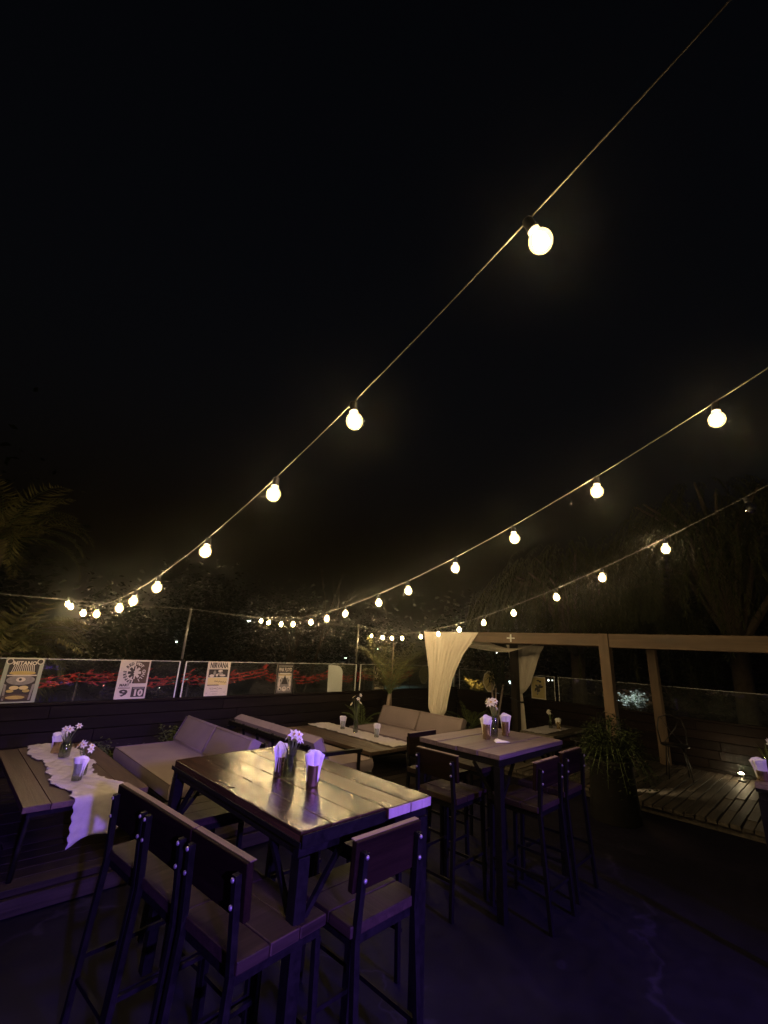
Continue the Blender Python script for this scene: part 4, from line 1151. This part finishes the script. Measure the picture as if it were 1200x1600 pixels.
# ------------------------------------------------------------------ street beyond
def street_lamp(p, h, label, s=60, col=(.75, 1.0, .92), arm=.5, r=.06, head=.16):
    t = thing('street_lamp', label, 'street lamp', (p.x, p.y, GZ), 0, 'street lamps beyond the terrace')
    m = MB(); m.tube([(0, 0, 0), (0, 0, h - .1), (arm * .4, 0, h + .05), (arm, 0, h)], [r, r * .8, r * .6, r * .5], 7); m.build('pole', MT['lamp_grey'], t)
    m = MB(); m.lathe([(head * .3, .08), (head, .03), (head, .0), (head * .4, -.0)], 10, Matrix.Translation((arm, 0, h))); m.build('hood', MT['lamp_grey'], t)
    m = MB(); m.lathe([(head * .85, -.005), (head * .7, -.09), (head * .1, -.12)], 10, Matrix.Translation((arm, 0, h))); m.build('lamp_glass', glow('street_lamp_glow', col, s), t)
    return t
def lamp_at(px, py, Y, label, **kw):
    p = aty(px, py, Y); h = p.z - GZ + .05
    street_lamp(p, h, label, **kw); return p
pA = lamp_at(270, 1014, 62, 'street lamp on a pale pole, lower of two left of the thin post', s=22, head=.28, r=.14)
pB = lamp_at(272, 1003, 78, 'bright greenish street lamp, higher of two left of the thin post', s=60, head=.42, r=.10)
pC = lamp_at(383, 970, 50, 'bright high street lamp right of the thin post', s=26, head=.26, r=.04)
lamp_at(537, 1028, 70, 'small street lamp above the pale board, left of a pair', s=14, head=.26, r=.07)
lamp_at(547, 1024, 78, 'small street lamp above the pale board, right of a pair', s=14, head=.26, r=.07)
pD = lamp_at(586, 1014, 47, 'street lamp on a lit pole left of the small palm', s=12, head=.22, r=.10)
lamp_at(494, 1031, 80, 'tiny street lamp between the ornate poster and the pale board', s=10, head=.24, r=.03)
CT = (.62, 1.0, .9)
for p, e in ((pA, 1500), (pD, 1500)):
    lamp('street_lamp_light', 'SPOT', (p.x + .5, p.y - 3, p.z - .3), e, CT, (p.x + .5, p.y - 4.5, GZ), .2, 100, .8)
m = MB(); p = aty(222, 1052, 66); q = aty(282, 1052, 66); zz = p.z
m.bb(p.x, q.x, 66, 66.4, GZ, zz + .45); tag(m.build('roadside_wall', MT['white_wall']), 'low white wall lit by a street lamp across the road', 'wall')

# a car driving past
def car(loc, rz, label):
    t = thing('car', label, 'car', loc, rz)
    prof = [(-2.1, .35), (-2.15, .75), (-1.95, .92), (-1.2, 1.0), (-.6, 1.42), (.55, 1.42), (1.2, .98), (1.95, .85), (2.12, .6), (2.1, .35)]
    n = len(prof); m = MB()
    m._add([(x, -.82, z) for x, z in prof] + [(x, .82, z) for x, z in prof], [tuple(range(n)), tuple(range(2 * n - 1, n - 1, -1))] + [(k, n + k, n + (k + 1) % n, (k + 1) % n) for k in range(n)])
    m.build('body', MT['black_plastic'], t, .05, 2)
    for s in (-1, 1):
        m = MB(); m.poly([(x, s * .828, z) for x, z in ((-1.1, 1.02), (-.58, 1.36), (.5, 1.36), (1.05, 1.0))]); m.build('window', MT['pane'], t)
        for x in (-1.35, 1.35):
            m = MB(); m.lathe([(.1, -.1), (.31, -.1), (.31, .1), (.1, .1)], 16, Matrix.Translation((x, s * .76, .31)) @ Matrix.Rotation(pi / 2, 4, 'X')); m.build('wheel', MT['black_plastic'], t)
        m = MB(); m.bb(2.03, 2.16, s * .62 - .15, s * .62 + .15, .62, .78); m.build('headlight', glow('car_headlight', (1, .97, .9), 9), t)
        m = MB(); m.bb(-2.17, -2.08, s * .62 - .16, s * .62 + .16, .68, .82); m.build('tail_light', glow('car_tail_light', (1, .25, .22), 2.5), t)
    return t
pc = atz(205, 1086, GZ); car((pc.x, pc.y, GZ + .01), R(-20), 'dark car passing on the road with its lamps lit')

# distant garden lights and lit bushes beyond the side wall
def garden_light(p, label, s, col, r=.05):
    t = thing('garden_light', label, 'garden light', (p.x, p.y, GZ), 0, 'small garden lights beyond the side wall')
    h = p.z - GZ
    m = MB(); m.tube([(0, 0, 0), (0, 0, h - r)], .02, 6); m.build('pole', MT['black_metal'], t)
    m = MB(); m.lathe([(r * .3, -r), (r, -r * .4), (r, r * .5), (r * .3, r)], 10, Matrix.Translation((0, 0, h))); m.build('lamp_glass', glow('garden_light_glow', col, s), t)
garden_light(atx(776, 1020, 20), 'pinpoint white light seen below the swag under the pergola', 6, (1, 1, 1), .035)
garden_light(atx(797, 1066, 14), 'white light just left of the rear pergola post', 5, (.85, 1, 1), .05)
garden_light(atx(857, 1063, 18), 'small white light right of the mustard poster, first of two', 5, (1, .95, .85), .035)
garden_light(atx(863, 1063, 20), 'small white light right of the mustard poster, second of two', 2, (1, .95, .85), .035)
garden_light(atx(913, 1063, 20), 'small white light left of the bare pergola post', 4, (1, .95, .9), .035)
pb = atx(990, 1092, 13.5); shrub((pb.x, pb.y, pb.z - .25), 'shrub with lit leaves beyond the side wall between two pergola posts', .5, .45, 420, .10, 'lit_bush', 'leaf_glossy', 'lit shrubs beyond the side wall')
lamp('garden_spot', 'SPOT', (pb.x - .5, pb.y + .5, pb.z + .75), 260, (.85, 1, 1), (pb.x, pb.y + .08, pb.z), .03, 50, .6)
pb = atx(744, 1068, 16); shrub((pb.x, pb.y, pb.z - .3), 'orange lit flowering shrub left of the mustard plaque', .45, .5, 420, .12, 'lit_bush', 'leaf_palm', 'lit shrubs beyond the side wall')
lamp('garden_spot', 'SPOT', (pb.x - .6, pb.y + .3, pb.z + .5), 500, (1, .55, .2), (pb.x, pb.y, pb.z), .03, 60, .6)

# ------------------------------------------------------------------ right side: floor lamps and wire chairs
def floor_lamp(loc, label, power, s, aim):
    t = thing('floor_lamp', label, 'lamp', loc, 0, 'small floor lamps on the side deck')
    m = MB(); m.lathe([(.05, 0), (.05, .012), (.012, .016), (.012, .05)], 12); m.build('base', MT['black_plastic'], t)
    m = MB(); m.lathe([(.03, .05), (.042, .07), (.042, .10), (.036, .10)], 14, cap=False); m.build('hood', MT['black_plastic'], t)
    m = MB(); m.lathe([(.034, .088), (.030, .105), (.012, .118), (.002, .12)], 12); m.build('lamp_glass', glow('floor_lamp_glow', (1, .78, .42), s), t)
    if aim: lamp('floor_lamp_light', 'SPOT', (loc[0] + .06, loc[1], loc[2] + .17), power, (1, .78, .45), aim, .03, 110, .8)
    else: lamp('floor_lamp_light', 'POINT', (loc[0], loc[1], loc[2] + .17), power, (1, .78, .45), None, .03)
pl = atz(1160, 1221, .12)
floor_lamp((pl.x, pl.y, .122), 'glowing floor lamp on the side deck near the right edge', 3.5, 160, None)
floor_lamp((6.80, 2.39, .122), 'floor lamp hidden behind the tapered planter lighting the deck boards', 90, 60, (7.9, 2.25, .12))

MT['dark_wire'] = plain('dark_steel_wire', (.035, .034, .033), None, .35, 30, .6)
def wire_chair(loc, rz, label, proto=None):
    t = thing('wire_chair', label, 'chair', loc, rz, 'metal wire chairs under the pergola')
    m = MB(); m.lathe([(.19, .44), (.195, .45), (.19, .46)], 20); m.build('seat', MT['dark_wire'], t)
    for a in (45, 135, 225, 315):
        m = MB(); m.tube([(.15 * cos(R(a)), .15 * sin(R(a)), .44), (.21 * cos(R(a)), .21 * sin(R(a)), 0)], .009, 6); m.build('leg', MT['dark_wire'], t)
    m = MB(); arc = [(-.16, -.17, .45), (-.20, -.19, .65), (-.22, -.15, .80), (-.23, 0, .86), (-.22, .15, .80), (-.20, .19, .65), (-.16, .17, .45)]
    m.tube(arc, .009, 6); m.tube([(-.17, -.12, .45), (-.21, .04, .65), (-.22, .13, .81)], .006, 5); m.tube([(-.17, .12, .45), (-.21, -.04, .65), (-.22, -.13, .81)], .006, 5)
    m.build('backrest', MT['dark_wire'], t); return t
w1 = wire_chair((7.35, 2.93, .12), R(110), 'wire chair with crossed back at the pergola coffee table, left one')
dup(w1, (7.85, 2.95, .12), R(80), 'wire chair with crossed back at the pergola coffee table, nearer the planter')
dup(w1, (8.35, 1.95, .12), R(200), 'dim wire chair alone on the deck right of the planter')

# ------------------------------------------------------------------ thin mist added so the bulbs get halos
hz = MB(); hz.bb(-62, 162, -42, 192, GZ - 1.4, 11)
hm = bpy.data.materials.new('halo_haze'); hm.use_nodes = True
ht = hm.node_tree; ht.nodes.remove(ht.nodes['Principled BSDF'])
pv = ht.nodes.new('ShaderNodeVolumePrincipled'); pv.inputs['Color'].default_value = (.9, .9, .9, 1)
pv.inputs['Density'].default_value = .0027; pv.inputs['Anisotropy'].default_value = .96
ht.links.new(pv.outputs[0], ht.nodes['Material Output'].inputs['Volume'])
tag(hz.build('bulb_halo_haze', hm), kind='stuff')
